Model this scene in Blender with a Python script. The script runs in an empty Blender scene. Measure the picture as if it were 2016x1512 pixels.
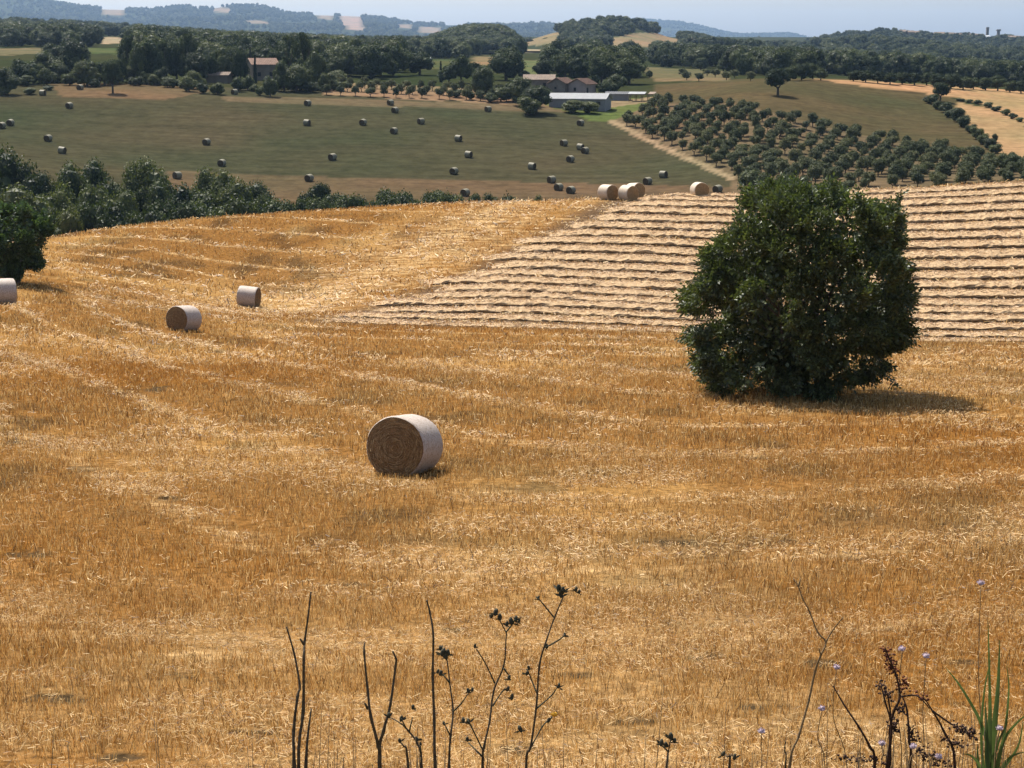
import bpy, math, random
import numpy as np
from mathutils import Vector, Matrix

# ------------------------------------------------------------------ camera, sky, sun, exposure
F = 3266.0                       # focal length in photograph pixels (2016 wide)
PITCH = math.radians(11.2)
CP, SP = math.cos(PITCH), math.sin(PITCH)
scene = bpy.context.scene
col = scene.collection
cam_d = bpy.data.cameras.new('camera')
cam_d.sensor_width = 36.0
cam_d.lens = 36.0 * F / 2016.0
cam_d.clip_start = 0.1
cam_d.clip_end = 30000.0
cam = bpy.data.objects.new('camera', cam_d)
cam.location = (0, 0, 0)
cam.rotation_euler = (math.radians(90) - PITCH, 0, 0)
col.objects.link(cam)
scene.camera = cam

SUN_EL = math.radians(57.0)
SUN_AZ = math.radians(-32.0)     # measured from the view direction (+Y), negative = to the left
world = bpy.data.worlds.new('World')
scene.world = world
world.use_nodes = True
wn = world.node_tree.nodes
wl = world.node_tree.links
bg = wn['Background']
sky = wn.new('ShaderNodeTexSky')
sky.sky_type = 'NISHITA'
sky.sun_disc = False
sky.sun_elevation = SUN_EL
sky.sun_rotation = SUN_AZ
sky.altitude = 200.0
sky.air_density = 1.0
sky.dust_density = 3.5
sky.ozone_density = 1.5
wl.new(sky.outputs['Color'], bg.inputs['Color'])
bg.inputs['Strength'].default_value = 0.13

sd = bpy.data.lights.new('sun', 'SUN')
sd.energy = 5.0
sd.angle = math.radians(0.53)
sd.color = (1.0, 0.955, 0.88)
sun = bpy.data.objects.new('sun', sd)
S = Vector((math.sin(SUN_AZ) * math.cos(SUN_EL), math.cos(SUN_AZ) * math.cos(SUN_EL), math.sin(SUN_EL)))
sun.rotation_euler = S.to_track_quat('Z', 'Y').to_euler()
sun.location = (-40, 60, 90)
col.objects.link(sun)

scene.view_settings.view_transform = 'Standard'
scene.view_settings.look = 'None'
scene.view_settings.exposure = 0.65
scene.view_settings.gamma = 1.0
scene.view_settings.use_curve_mapping = False
scene.cycles.max_bounces = 6
scene.cycles.diffuse_bounces = 3
scene.cycles.transmission_bounces = 4
scene.cycles.volume_bounces = 0
scene.cycles.use_denoising = True

rng = np.random.default_rng(7)
random.seed(7)

# ------------------------------------------------------------------ small maths
def P(px, py, Y):
    """point at depth Y on the sight line through a photograph pixel"""
    u, v = (px - 1008.0) / F, (756.0 - py) / F
    t = Y / (CP + v * SP)
    return Vector((u * t, Y, (-SP + v * CP) * t))

def project(x, y, z):
    d = y * CP - z * SP
    d = np.maximum(d, 1e-3)
    return 1008.0 + F * x / d, 756.0 - F * (y * SP + z * CP) / d

def _hash(ix, iy, seed):
    n = (ix.astype(np.int64) * 374761393 + iy.astype(np.int64) * 668265263 + seed * 1442695041) & 0x7fffffff
    n = ((n ^ (n >> 13)) * 1274126177) & 0x7fffffff
    return ((n ^ (n >> 16)) & 0xffff) / 65535.0

def vnoise(x, y, seed=0):
    x = np.asarray(x, float); y = np.asarray(y, float)
    ix, iy = np.floor(x), np.floor(y)
    fx, fy = x - ix, y - iy
    fx = fx * fx * (3 - 2 * fx); fy = fy * fy * (3 - 2 * fy)
    a = _hash(ix, iy, seed); b = _hash(ix + 1, iy, seed)
    c = _hash(ix, iy + 1, seed); d = _hash(ix + 1, iy + 1, seed)
    return (a * (1 - fx) + b * fx) * (1 - fy) + (c * (1 - fx) + d * fx) * fy

def fbm(x, y, seed=0, o=4):
    s, a, t = 0.0, 0.5, 0.0
    for k in range(o):
        s = s + a * vnoise(np.asarray(x) * 2 ** k, np.asarray(y) * 2 ** k, seed + k * 17); t += a; a *= 0.5
    return s / t

def sstep(a, b, x):
    t = np.clip((x - a) / (b - a), 0, 1)
    return t * t * (3 - 2 * t)

def in_poly(px, py, poly):
    px = np.asarray(px, float); py = np.asarray(py, float)
    r = np.zeros(px.shape, bool)
    n = len(poly)
    for i in range(n):
        x0, y0 = poly[i]; x1, y1 = poly[(i + 1) % n]
        c = ((y0 > py) != (y1 > py)) & (px < (x1 - x0) * (py - y0) / ((y1 - y0) or 1e-9) + x0)
        r ^= c
    return r

# ------------------------------------------------------------------ terrain height
NEARZ = [(-60, -1.6), (1.2, -1.68), (4, -2.25), (7, -3.75)]
COLS = {
 0:    [(14,1505),(20,1270),(27,1085),(36,925),(46,812),(54,748),(66,680),(86,598),(97,560),(115,512),(135,474)],
 250:  [(14,1508),(20,1275),(27,1090),(36,932),(46,825),(54,765),(66,707),(82,651),(97,597),(115,535),(140,447)],
 500:  [(14,1510),(20,1278),(27,1094),(36,937),(46,835),(54,777),(66,722),(82,668),(97,627),(106,604),(115,571),(130,485),(142,424)],
 750:  [(14,1510),(20,1280),(27,1096),(36,937),(46,837),(54,779),(66,725),(82,676),(97,632),(106,598),(115,558),(130,478),(145,408)],
 1000: [(14,1510),(20,1280),(27,1096),(36,937),(46,837),(54,778),(66,726),(82,680),(97,630),(106,590),(115,548),(130,470),(145,399)],
 1250: [(14,1510),(20,1280),(27,1096),(36,935),(46,836),(54,777),(66,725),(82,680),(97,632),(106,592),(115,548),(130,465),(148,390)],
 1500: [(14,1510),(20,1280),(27,1096),(36,935),(46,836),(54,776),(66,728),(82,684),(97,640),(106,600),(115,553),(130,467),(150,384)],
 1750: [(14,1510),(20,1280),(27,1096),(36,936),(46,836),(54,778),(66,730),(82,688),(97,648),(106,605),(115,557),(130,468),(152,373)],
 2016: [(14,1510),(20,1280),(27,1096),(36,938),(46,838),(54,780),(66,735),(82,692),(97,652),(106,610),(115,560),(130,468),(155,357)],
}
FARC = {
 0:    [(300,330),(320,302),(340,273),(380,213),(405,182),(430,168),(470,150),(560,120),(700,98),(1000,78),(1500,56),(2200,52)],
 250:  [(300,352),(330,310),(370,240),(405,184),(430,168),(470,152),(560,125),(700,99),(1000,84),(1500,67),(2200,62)],
 500:  [(285,400),(313,352),(350,285),(380,230),(410,190),(430,175),(470,158),(560,130),(700,112),(1000,97),(1500,84),(2200,78)],
 750:  [(285,405),(313,355),(350,288),(380,238),(410,198),(430,180),(470,165),(560,140),(700,125),(1000,105),(1500,93),(2200,85)],
 1000: [(285,405),(313,360),(350,295),(380,248),(410,210),(430,192),(470,170),(560,145),(700,125),(1000,108),(1500,96),(2200,88)],
 1250: [(285,402),(313,357),(350,303),(380,258),(410,220),(440,196),(470,180),(520,160),(600,146),(700,135),(1000,113),(1500,100),(2200,90)],
 1500: [(285,385),(310,345),(340,290),(370,240),(400,200),(430,172),(450,160),(480,156),(560,150),(700,140),(1000,128),(1500,118),(2200,108)],
 1750: [(285,368),(310,335),(340,300),(370,265),(400,230),(440,190),(465,165),(490,160),(560,158),(700,152),(1000,142),(1500,132),(2200,122)],
 2016: [(285,352),(310,328),(340,302),(370,272),(410,232),(450,202),(485,184),(520,179),(600,176),(700,170),(1000,155),(1500,140),(2200,128)],
}
def zy(px, py, Y):
    return P(px, py, Y).z
def pchip(xs, ys, q):
    xs = np.array(xs, float); ys = np.array(ys, float)
    h = np.diff(xs); d = np.diff(ys) / h
    m = np.zeros(len(xs))
    for i in range(1, len(xs) - 1):
        if d[i-1] * d[i] > 0:
            w1, w2 = 2*h[i] + h[i-1], h[i] + 2*h[i-1]
            m[i] = (w1 + w2) / (w1 / d[i-1] + w2 / d[i])
    m[0], m[-1] = d[0], d[-1]
    i = np.clip(np.searchsorted(xs, q) - 1, 0, len(xs) - 2)
    t = np.clip((q - xs[i]) / h[i], 0, 1)
    return ((2*t**3 - 3*t**2 + 1) * ys[i] + (t**3 - 2*t**2 + t) * h[i] * m[i]
            + (-2*t**3 + 3*t**2) * ys[i+1] + (t**3 - t**2) * h[i] * m[i+1])
YQ = np.concatenate([np.linspace(-60, 20, 120), np.geomspace(20.3, 12000, 900)])
CPX = [0, 250, 500, 750, 1000, 1250, 1500, 1750, 2016]
TAB = []
for c in CPX:
    pts = list(NEARZ) + [(Y, zy(c, py, Y)) for Y, py in COLS[c]]
    Yc, zc = pts[-1]
    sl = zc / Yc                                     # the sight line over the crest
    pts += [(Yc + 10, sl * (Yc + 10) - 0.75), (Yc + 28, sl * (Yc + 28) - 4.5), (Yc + 55, -25.2 + (zc + 14) * 0.2), (232, -27.6), (256, -27.4)]
    pts += [(Y, zy(c, py, Y)) for Y, py in FARC[c]]
    pts += [(3200, 34), (12000, 40)]
    TAB.append(pchip([p[0] for p in pts], [p[1] for p in pts], YQ))
TAB = np.array(TAB)
SK = (np.array(CPX) - 1008.0) / F / 1.002
def height(x, y):
    x = np.asarray(x, float); y = np.asarray(y, float)
    x, y = np.broadcast_arrays(x, y)
    s = x / np.maximum(y, 14.0)
    k = np.interp(s, SK, np.arange(len(SK)))
    j = np.clip(np.floor(k).astype(int), 0, len(SK) - 2)
    t = k - j
    fi = np.interp(y, YQ, np.arange(len(YQ)))
    i0 = np.clip(np.floor(fi).astype(int), 0, len(YQ) - 2)
    fy = fi - i0
    def g(jj):
        jj = np.clip(jj, 0, len(SK) - 1)
        return TAB[jj, i0] * (1 - fy) + TAB[jj, i0 + 1] * fy
    a, b, c, d = g(j - 1), g(j), g(j + 1), g(j + 2)
    z = 0.5 * (2*b + (c - a)*t + (2*a - 5*b + 4*c - d)*t*t + (3*b - a - 3*c + d)*t**3)
    und = 0.16 * (fbm(x / 9.0, y / 9.0, 3, 3) - 0.5) * np.clip((y - 12) / 8, 0, 1) * np.clip((190 - y) / 30, 0, 1)
    return z + und
def hz(x, y):
    return float(height(x, y))
def ground_hit(px, py, y0, y1, n=1500):
    ys = np.linspace(y0, y1, n)
    u, v = (px - 1008.0) / F, (756.0 - py) / F
    xs = u * ys / (CP + v * SP); zs = (-SP + v * CP) * ys / (CP + v * SP)
    dz = zs - height(xs, ys)
    i = np.argmax(dz <= 0) if np.any(dz <= 0) else int(np.argmin(dz))
    return Vector((xs[i], ys[i], float(height(xs[i], ys[i]))))

# ------------------------------------------------------------------ materials
MATS = {}
def new_mat(name):
    m = bpy.data.materials.new(name); m.use_nodes = True
    m.node_tree.nodes.clear()
    MATS[name] = m
    return m, m.node_tree.nodes, m.node_tree.links
def N(nodes, t, **kw):
    n = nodes.new(t)
    for k, v in kw.items():
        if k.startswith('i_'):
            n.inputs[k[2:].replace('_', ' ')].default_value = v
        else:
            setattr(n, k, v)
    return n
def ramp(nodes, stops, interp='LINEAR'):
    r = nodes.new('ShaderNodeValToRGB'); r.color_ramp.interpolation = interp
    e = r.color_ramp.elements
    while len(e) < len(stops): e.new(0.5)
    for el, (p, c) in zip(e, stops):
        el.position = p
        el.color = (c[0], c[1], c[2], 1) if hasattr(c, '__len__') else (c, c, c, 1)
    return r
def mixc(nodes, links, fac, a, b, mode='MIX'):
    n = nodes.new('ShaderNodeMix'); n.data_type = 'RGBA'; n.blend_type = mode
    for idx, v in ((0, fac), (6, a), (7, b)):
        if hasattr(v, 'links') or hasattr(v, 'is_linked'): links.new(v, n.inputs[idx])
        elif idx == 0: n.inputs[0].default_value = v
        else: n.inputs[idx].default_value = (*v, 1)
    return n.outputs[2]
def math_n(nodes, links, op, a, b=None, c=None):
    n = nodes.new('ShaderNodeMath'); n.operation = op
    for i, v in enumerate((a, b, c)):
        if v is None: continue
        if hasattr(v, 'is_linked'): links.new(v, n.inputs[i])
        else: n.inputs[i].default_value = v
    return n.outputs[0]

def leaf_material(name, dark, light, transl=0.35, rough=0.5, spec=0.35, obj_var=0.25):
    m, n, l = new_mat(name)
    out = N(n, 'ShaderNodeOutputMaterial')
    geo = N(n, 'ShaderNodeNewGeometry'); oi = N(n, 'ShaderNodeObjectInfo')
    r = ramp(n, [(0.0, dark), (0.55, [(a + b) / 2 for a, b in zip(dark, light)]), (1.0, light)])
    l.new(geo.outputs['Random Per Island'], r.inputs[0])
    hs = N(n, 'ShaderNodeHueSaturation')
    l.new(r.outputs[0], hs.inputs['Color'])
    v = math_n(n, l, 'MULTIPLY_ADD', oi.outputs['Random'], obj_var * 2, 1.0 - obj_var)
    l.new(v, hs.inputs['Value'])
    hh = math_n(n, l, 'MULTIPLY_ADD', oi.outputs['Random'], -0.05, 0.525)
    l.new(hh, hs.inputs['Hue'])
    p = N(n, 'ShaderNodeBsdfPrincipled'); p.inputs['Roughness'].default_value = rough
    p.inputs['Specular IOR Level'].default_value = spec
    l.new(hs.outputs[0], p.inputs['Base Color'])
    t = N(n, 'ShaderNodeBsdfTranslucent')
    l.new(mixc(n, l, 1.0, hs.outputs[0], (0.9, 1.0, 0.45), 'MULTIPLY'), t.inputs['Color'])
    mx = N(n, 'ShaderNodeMixShader'); mx.inputs[0].default_value = transl
    l.new(p.outputs[0], mx.inputs[1]); l.new(t.outputs[0], mx.inputs[2])
    l.new(mx.outputs[0], out.inputs[0])
    return m

leaf_material('leaf_near', (0.019, 0.032, 0.010), (0.125, 0.165, 0.062), 0.30, 0.45, 0.42, 0.0)
leaf_material('leaf_gully', (0.026, 0.038, 0.011), (0.092, 0.108, 0.032), 0.28, 0.6, 0.25, 0.45)
leaf_material('leaf_far', (0.024, 0.036, 0.014), (0.060, 0.076, 0.030), 0.2, 0.65, 0.1, 0.4)
leaf_material('leaf_olive', (0.046, 0.055, 0.021), (0.108, 0.116, 0.046), 0.22, 0.65, 0.2, 0.3)
leaf_material('leaf_conifer', (0.014, 0.022, 0.012), (0.034, 0.044, 0.024), 0.1, 0.6, 0.2, 0.2)

def simple_mat(name, c, rough=0.8, var=0.25, scale=8.0, bump=0.0, spec=0.2, transl=0.0, coords='Object'):
    m, n, l = new_mat(name)
    out = N(n, 'ShaderNodeOutputMaterial')
    tc = N(n, 'ShaderNodeTexCoord')
    nz = N(n, 'ShaderNodeTexNoise'); nz.inputs['Scale'].default_value = scale; nz.inputs['Detail'].default_value = 5
    l.new(tc.outputs[coords], nz.inputs['Vector'])
    r = ramp(n, [(0.25, [x * (1 - var) for x in c]), (0.75, [min(1, x * (1 + var)) for x in c])])
    l.new(nz.outputs['Fac'], r.inputs[0])
    p = N(n, 'ShaderNodeBsdfPrincipled'); p.inputs['Roughness'].default_value = rough
    p.inputs['Specular IOR Level'].default_value = spec
    l.new(r.outputs[0], p.inputs['Base Color'])
    if bump:
        b = N(n, 'ShaderNodeBump'); b.inputs['Strength'].default_value = bump; b.inputs['Distance'].default_value = 0.05
        l.new(nz.outputs['Fac'], b.inputs['Height']); l.new(b.outputs[0], p.inputs['Normal'])
    if transl:
        t = N(n, 'ShaderNodeBsdfTranslucent'); l.new(r.outputs[0], t.inputs['Color'])
        mx = N(n, 'ShaderNodeMixShader'); mx.inputs[0].default_value = transl
        l.new(p.outputs[0], mx.inputs[1]); l.new(t.outputs[0], mx.inputs[2]); l.new(mx.outputs[0], out.inputs[0])
    else:
        l.new(p.outputs[0], out.inputs[0])
    return m
simple_mat('bale_straw', (0.36, 0.245, 0.115), 0.8, 0.4, 30.0)
simple_mat('bark', (0.075, 0.058, 0.042), 0.9, 0.4, 6.0, 0.5)
simple_mat('stone_wall', (0.17, 0.14, 0.11), 0.9, 0.25, 1.5, 0.3)
simple_mat('plaster_pink', (0.30, 0.235, 0.20), 0.9, 0.15, 1.0, 0.2)
simple_mat('plaster_tan', (0.17, 0.135, 0.095), 0.9, 0.18, 1.0, 0.2)
simple_mat('block_grey', (0.22, 0.21, 0.20), 0.9, 0.15, 1.0, 0.2)
simple_mat('roof_terracotta', (0.21, 0.130, 0.090), 0.85, 0.35, 2.2, 0.4)
simple_mat('roof_old_tile', (0.22, 0.165, 0.12), 0.85, 0.35, 2.2, 0.4)
simple_mat('roof_sheet', (0.27, 0.27, 0.26), 0.55, 0.15, 1.2, 0.1)
simple_mat('roof_sheet_dark', (0.11, 0.11, 0.11), 0.7, 0.2, 1.2, 0.1)
simple_mat('opening_dark', (0.02, 0.018, 0.016), 0.6, 0.1, 2.0)
simple_mat('timber', (0.15, 0.10, 0.065), 0.85, 0.3, 5.0)
simple_mat('white_paint', (0.6, 0.6, 0.58), 0.6, 0.05, 1.0)
simple_mat('dead_stem', (0.085, 0.060, 0.034), 0.8, 0.45, 60.0, 0.3)
simple_mat('weed_green', (0.050, 0.052, 0.026), 0.7, 0.4, 60.0, 0.2, 0.3, 0.2)
simple_mat('weed_bud', (0.065, 0.058, 0.035), 0.8, 0.45, 90.0, 0.3, 0.2, 0.15)
simple_mat('dock_red', (0.150, 0.048, 0.022), 0.8, 0.45, 70.0, 0.2, 0.2, 0.25)
simple_mat('dock_dark', (0.055, 0.028, 0.018), 0.8, 0.45, 70.0, 0.2, 0.2, 0.15)
simple_mat('dry_stem', (0.20, 0.125, 0.055), 0.8, 0.35, 60.0, 0.2)
simple_mat('scabious', (0.50, 0.40, 0.44), 0.7, 0.2, 120.0, 0.3, 0.2, 0.3)
simple_mat('yellow_petal', (0.70, 0.38, 0.03), 0.6, 0.15, 120.0, 0, 0.2, 0.3)
simple_mat('reed_green', (0.070, 0.105, 0.026), 0.5, 0.35, 12.0, 0, 0.4, 0.4)

# straw: per-stalk colour attribute
def straw_material(name, transl):
    m, n, l = new_mat(name)
    out = N(n, 'ShaderNodeOutputMaterial')
    a = N(n, 'ShaderNodeAttribute', attribute_name='straw_col')
    p = N(n, 'ShaderNodeBsdfPrincipled'); p.inputs['Roughness'].default_value = 0.55
    p.inputs['Specular IOR Level'].default_value = 0.35
    l.new(a.outputs['Color'], p.inputs['Base Color'])
    t = N(n, 'ShaderNodeBsdfTranslucent'); l.new(a.outputs['Color'], t.inputs['Color'])
    mx = N(n, 'ShaderNodeMixShader'); mx.inputs[0].default_value = transl
    l.new(p.outputs[0], mx.inputs[1]); l.new(t.outputs[0], mx.inputs[2]); l.new(mx.outputs[0], out.inputs[0])
straw_material('straw', 0.42)
straw_material('straw_lying', 0.22)

def ground_material(name, near):
    m, n, l = new_mat(name)
    out = N(n, 'ShaderNodeOutputMaterial')
    tc = N(n, 'ShaderNodeTexCoord')
    a = N(n, 'ShaderNodeAttribute', attribute_name='base_col')
    p = N(n, 'ShaderNodeBsdfPrincipled'); p.inputs['Roughness'].default_value = 0.9
    p.inputs['Specular IOR Level'].default_value = 0.0
    if near:
        ha = N(n, 'ShaderNodeAttribute', attribute_name='harvest')
        ca = N(n, 'ShaderNodeAttribute', attribute_name='chaff')
        n1 = N(n, 'ShaderNodeTexNoise'); n1.inputs['Scale'].default_value = 5.0; n1.inputs['Detail'].default_value = 8; n1.inputs['Roughness'].default_value = 0.7
        n2 = N(n, 'ShaderNodeTexNoise'); n2.inputs['Scale'].default_value = 0.55; n2.inputs['Detail'].default_value = 5
        mp = N(n, 'ShaderNodeMapping'); mp.inputs['Scale'].default_value = (0.35, 1.1, 1.0); mp.inputs['Rotation'].default_value = (0, 0, 0.25)
        n3 = N(n, 'ShaderNodeTexNoise'); n3.inputs['Scale'].default_value = 1.6; n3.inputs['Detail'].default_value = 6; n3.inputs['Roughness'].default_value = 0.65
        for q in (n1, n2): l.new(tc.outputs['Object'], q.inputs['Vector'])
        l.new(tc.outputs['Object'], mp.inputs['Vector']); l.new(mp.outputs[0], n3.inputs['Vector'])
        # broken pale straw lines left along the harvester's track
        hd = math_n(n, l, 'MULTIPLY_ADD', n2.outputs['Fac'], 1.6, ha.outputs['Fac'])
        fr = math_n(n, l, 'FRACT', math_n(n, l, 'MULTIPLY', hd, 1 / 5.2))
        d = math_n(n, l, 'ABSOLUTE', math_n(n, l, 'SUBTRACT', fr, 0.5))
        line = ramp(n, [(0.02, 1.0), (0.10, 0.0)])
        l.new(d, line.inputs[0])
        brk = ramp(n, [(0.40, 0.0), (0.58, 1.0)])
        l.new(n3.outputs['Fac'], brk.inputs[0])
        lm = math_n(n, l, 'MULTIPLY', line.outputs[0], brk.outputs[0])
        lm = math_n(n, l, 'MAXIMUM', math_n(n, l, 'MULTIPLY', lm, 0.85), math_n(n, l, 'MULTIPLY', ca.outputs['Fac'], brk.outputs[0]))
        c = mixc(n, l, lm, a.outputs['Color'], (0.42, 0.27, 0.12))
        r1 = ramp(n, [(0.30, 0.30), (0.52, 1.0), (0.72, 1.6)]); l.new(n1.outputs['Fac'], r1.inputs[0])
        c = mixc(n, l, 1.0, c, r1.outputs[0], 'MULTIPLY')
        bmp = N(n, 'ShaderNodeBump'); bmp.inputs['Strength'].default_value = 0.9; bmp.inputs['Distance'].default_value = 0.09
        l.new(n1.outputs['Fac'], bmp.inputs['Height'])
    else:
        n1 = N(n, 'ShaderNodeTexNoise'); n1.inputs['Scale'].default_value = 0.35; n1.inputs['Detail'].default_value = 8; n1.inputs['Roughness'].default_value = 0.72
        n2 = N(n, 'ShaderNodeTexNoise'); n2.inputs['Scale'].default_value = 0.022; n2.inputs['Detail'].default_value = 5
        mp = N(n, 'ShaderNodeMapping'); mp.inputs['Scale'].default_value = (0.05, 0.9, 0.5); mp.inputs['Rotation'].default_value = (0, 0, 0.12)
        n3 = N(n, 'ShaderNodeTexNoise'); n3.inputs['Scale'].default_value = 0.5; n3.inputs['Detail'].default_value = 5
        for q in (n1, n2): l.new(tc.outputs['Object'], q.inputs['Vector'])
        l.new(tc.outputs['Object'], mp.inputs['Vector']); l.new(mp.outputs[0], n3.inputs['Vector'])
        r1 = ramp(n, [(0.25, 0.60), (0.75, 1.40)]); l.new(n1.outputs['Fac'], r1.inputs[0])
        c = mixc(n, l, 1.0, a.outputs['Color'], r1.outputs[0], 'MULTIPLY')
        r2 = ramp(n, [(0.3, (0.74, 0.90, 0.82)), (0.7, (1.28, 1.10, 1.10))]); l.new(n2.outputs['Fac'], r2.inputs[0])
        c = mixc(n, l, 1.0, c, r2.outputs[0], 'MULTIPLY')
        r3 = ramp(n, [(0.3, 0.86), (0.7, 1.15)]); l.new(n3.outputs['Fac'], r3.inputs[0])
        c = mixc(n, l, 1.0, c, r3.outputs[0], 'MULTIPLY')
        bmp = N(n, 'ShaderNodeBump'); bmp.inputs['Strength'].default_value = 0.5; bmp.inputs['Distance'].default_value = 0.3
        l.new(n1.outputs['Fac'], bmp.inputs['Height'])
    l.new(c, p.inputs['Base Color']); l.new(bmp.outputs[0], p.inputs['Normal'])
    l.new(p.outputs[0], out.inputs[0])
    return m
ground_material('stubble_ground', True)
ground_material('country_ground', False)

# windrow straw
def windrow_material():
    m, n, l = new_mat('windrow')
    out = N(n, 'ShaderNodeOutputMaterial'); tc = N(n, 'ShaderNodeTexCoord')
    n1 = N(n, 'ShaderNodeTexNoise'); n1.inputs['Scale'].default_value = 7; n1.inputs['Detail'].default_value = 8; n1.inputs['Roughness'].default_value = 0.75
    l.new(tc.outputs['Object'], n1.inputs['Vector'])
    r = ramp(n, [(0.3, (0.27, 0.170, 0.085)), (0.5, (0.51, 0.348, 0.188)), (0.70, (0.65, 0.470, 0.270))]); l.new(n1.outputs['Fac'], r.inputs[0])
    p = N(n, 'ShaderNodeBsdfPrincipled'); p.inputs['Roughness'].default_value = 0.85; p.inputs['Specular IOR Level'].default_value = 0.1
    b = N(n, 'ShaderNodeBump'); b.inputs['Strength'].default_value = 1.0; b.inputs['Distance'].default_value = 0.15
    l.new(n1.outputs['Fac'], b.inputs['Height']); l.new(b.outputs[0], p.inputs['Normal'])
    l.new(r.outputs[0], p.inputs['Base Color']); l.new(p.outputs[0], out.inputs[0])
windrow_material()

def bale_materials():
    for nm, net, straw in (('straw', (0.50, 0.430, 0.365), (0.235, 0.142, 0.064)), ('hay', (0.22, 0.20, 0.125), (0.075, 0.055, 0.030)),
                           ('gold', (0.54, 0.46, 0.36), (0.36, 0.235, 0.115))):
        m, n, l = new_mat('net_' + nm)
        out = N(n, 'ShaderNodeOutputMaterial'); tc = N(n, 'ShaderNodeTexCoord')
        mp = N(n, 'ShaderNodeMapping'); mp.inputs['Scale'].default_value = (14, 3, 3)
        nz = N(n, 'ShaderNodeTexNoise'); nz.inputs['Scale'].default_value = 4; nz.inputs['Detail'].default_value = 7
        l.new(tc.outputs['Object'], mp.inputs[0]); l.new(mp.outputs[0], nz.inputs['Vector'])
        n2 = N(n, 'ShaderNodeTexNoise'); n2.inputs['Scale'].default_value = 26; n2.inputs['Detail'].default_value = 4
        l.new(tc.outputs['Object'], n2.inputs['Vector'])
        mul = math_n(n, l, 'MULTIPLY_ADD', n2.outputs['Fac'], 0.5, math_n(n, l, 'MULTIPLY', nz.outputs['Fac'], 0.5))
        r = ramp(n, [(0.32, [x * 0.62 for x in straw]), (0.47, [0.6 * a + 0.4 * b for a, b in zip(net, straw)]), (0.62, net)])
        l.new(mul, r.inputs[0])
        p = N(n, 'ShaderNodeBsdfPrincipled'); p.inputs['Roughness'].default_value = 0.6; p.inputs['Specular IOR Level'].default_value = 0.25
        b = N(n, 'ShaderNodeBump'); b.inputs['Strength'].default_value = 0.5; b.inputs['Distance'].default_value = 0.02
        l.new(mul, b.inputs['Height']); l.new(b.outputs[0], p.inputs['Normal'])
        l.new(r.outputs[0], p.inputs['Base Color']); l.new(p.outputs[0], out.inputs[0])
        # rolled end: concentric layers
        m, n, l = new_mat('end_' + nm)
        out = N(n, 'ShaderNodeOutputMaterial'); tc = N(n, 'ShaderNodeTexCoord')
        sx = N(n, 'ShaderNodeSeparateXYZ'); l.new(tc.outputs['Object'], sx.inputs[0])
        rad = math_n(n, l, 'SQRT', math_n(n, l, 'ADD', math_n(n, l, 'MULTIPLY', sx.outputs[1], sx.outputs[1]), math_n(n, l, 'MULTIPLY', sx.outputs[2], sx.outputs[2])))
        n1 = N(n, 'ShaderNodeTexNoise'); n1.inputs['Scale'].default_value = 9; n1.inputs['Detail'].default_value = 6
        n4 = N(n, 'ShaderNodeTexNoise'); n4.inputs['Scale'].default_value = 45; n4.inputs['Detail'].default_value = 5
        l.new(tc.outputs['Object'], n1.inputs['Vector']); l.new(tc.outputs['Object'], n4.inputs['Vector'])
        ph = math_n(n, l, 'MULTIPLY_ADD', n1.outputs['Fac'], 2.6, math_n(n, l, 'MULTIPLY', rad, 120.0))
        sn = math_n(n, l, 'ADD', math_n(n, l, 'MULTIPLY_ADD', math_n(n, l, 'SINE', ph), 0.05, n4.outputs['Fac']), math_n(n, l, 'MULTIPLY_ADD', n1.outputs['Fac'], 0.5, -0.25))
        r = ramp(n, [(0.22, [x * 0.35 for x in straw]), (0.5, straw), (0.8, [min(1, x * 1.5) for x in straw])])
        l.new(sn, r.inputs[0])
        p = N(n, 'ShaderNodeBsdfPrincipled'); p.inputs['Roughness'].default_value = 0.85; p.inputs['Specular IOR Level'].default_value = 0.1
        b = N(n, 'ShaderNodeBump'); b.inputs['Strength'].default_value = 1.0; b.inputs['Distance'].default_value = 0.03
        l.new(sn, b.inputs['Height']); l.new(b.outputs[0], p.inputs['Normal'])
        l.new(r.outputs[0], p.inputs['Base Color']); l.new(p.outputs[0], out.inputs[0])
bale_materials()

# ------------------------------------------------------------------ mesh helpers
def np_mesh(name, V, Q=None, T=None, mats=(), midx=None, smooth=False):
    me = bpy.data.meshes.new(name)
    V = np.asarray(V, np.float32).reshape(-1, 3)
    nq = 0 if Q is None else len(Q); nt = 0 if T is None else len(T)
    loops = []
    if nq: loops.append(np.asarray(Q, np.int32).ravel())
    if nt: loops.append(np.asarray(T, np.int32).ravel())
    me.vertices.add(len(V)); me.vertices.foreach_set('co', V.ravel())
    if loops:
        lp = np.concatenate(loops)
        me.loops.add(len(lp)); me.loops.foreach_set('vertex_index', lp)
        st = np.concatenate([np.arange(nq) * 4, nq * 4 + np.arange(nt) * 3]).astype(np.int32)
        me.polygons.add(nq + nt); me.polygons.foreach_set('loop_start', st)
        if midx is not None: me.polygons.foreach_set('material_index', np.asarray(midx, np.int32))
        me.polygons.foreach_set('use_smooth', np.full(nq + nt, smooth))
    for m in mats: me.materials.append(MATS[m])
    me.update(calc_edges=True); me.validate()
    return me
def link(name, data, parent=None, loc=None, label=None, cat=None, group=None, kind=None):
    o = bpy.data.objects.new(name, data); col.objects.link(o)
    if parent is not None: o.parent = parent
    if loc is not None: o.location = loc
    if label: o['label'] = label
    if cat: o['category'] = cat
    if group: o['group'] = group
    if kind: o['kind'] = kind
    return o
def set_col(me, name, C):
    at = me.attributes.new(name, 'FLOAT_COLOR', 'POINT')
    C = np.concatenate([np.asarray(C, np.float32), np.ones((len(C), 1), np.float32)], 1)
    at.data.foreach_set('color', C.ravel())
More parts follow.
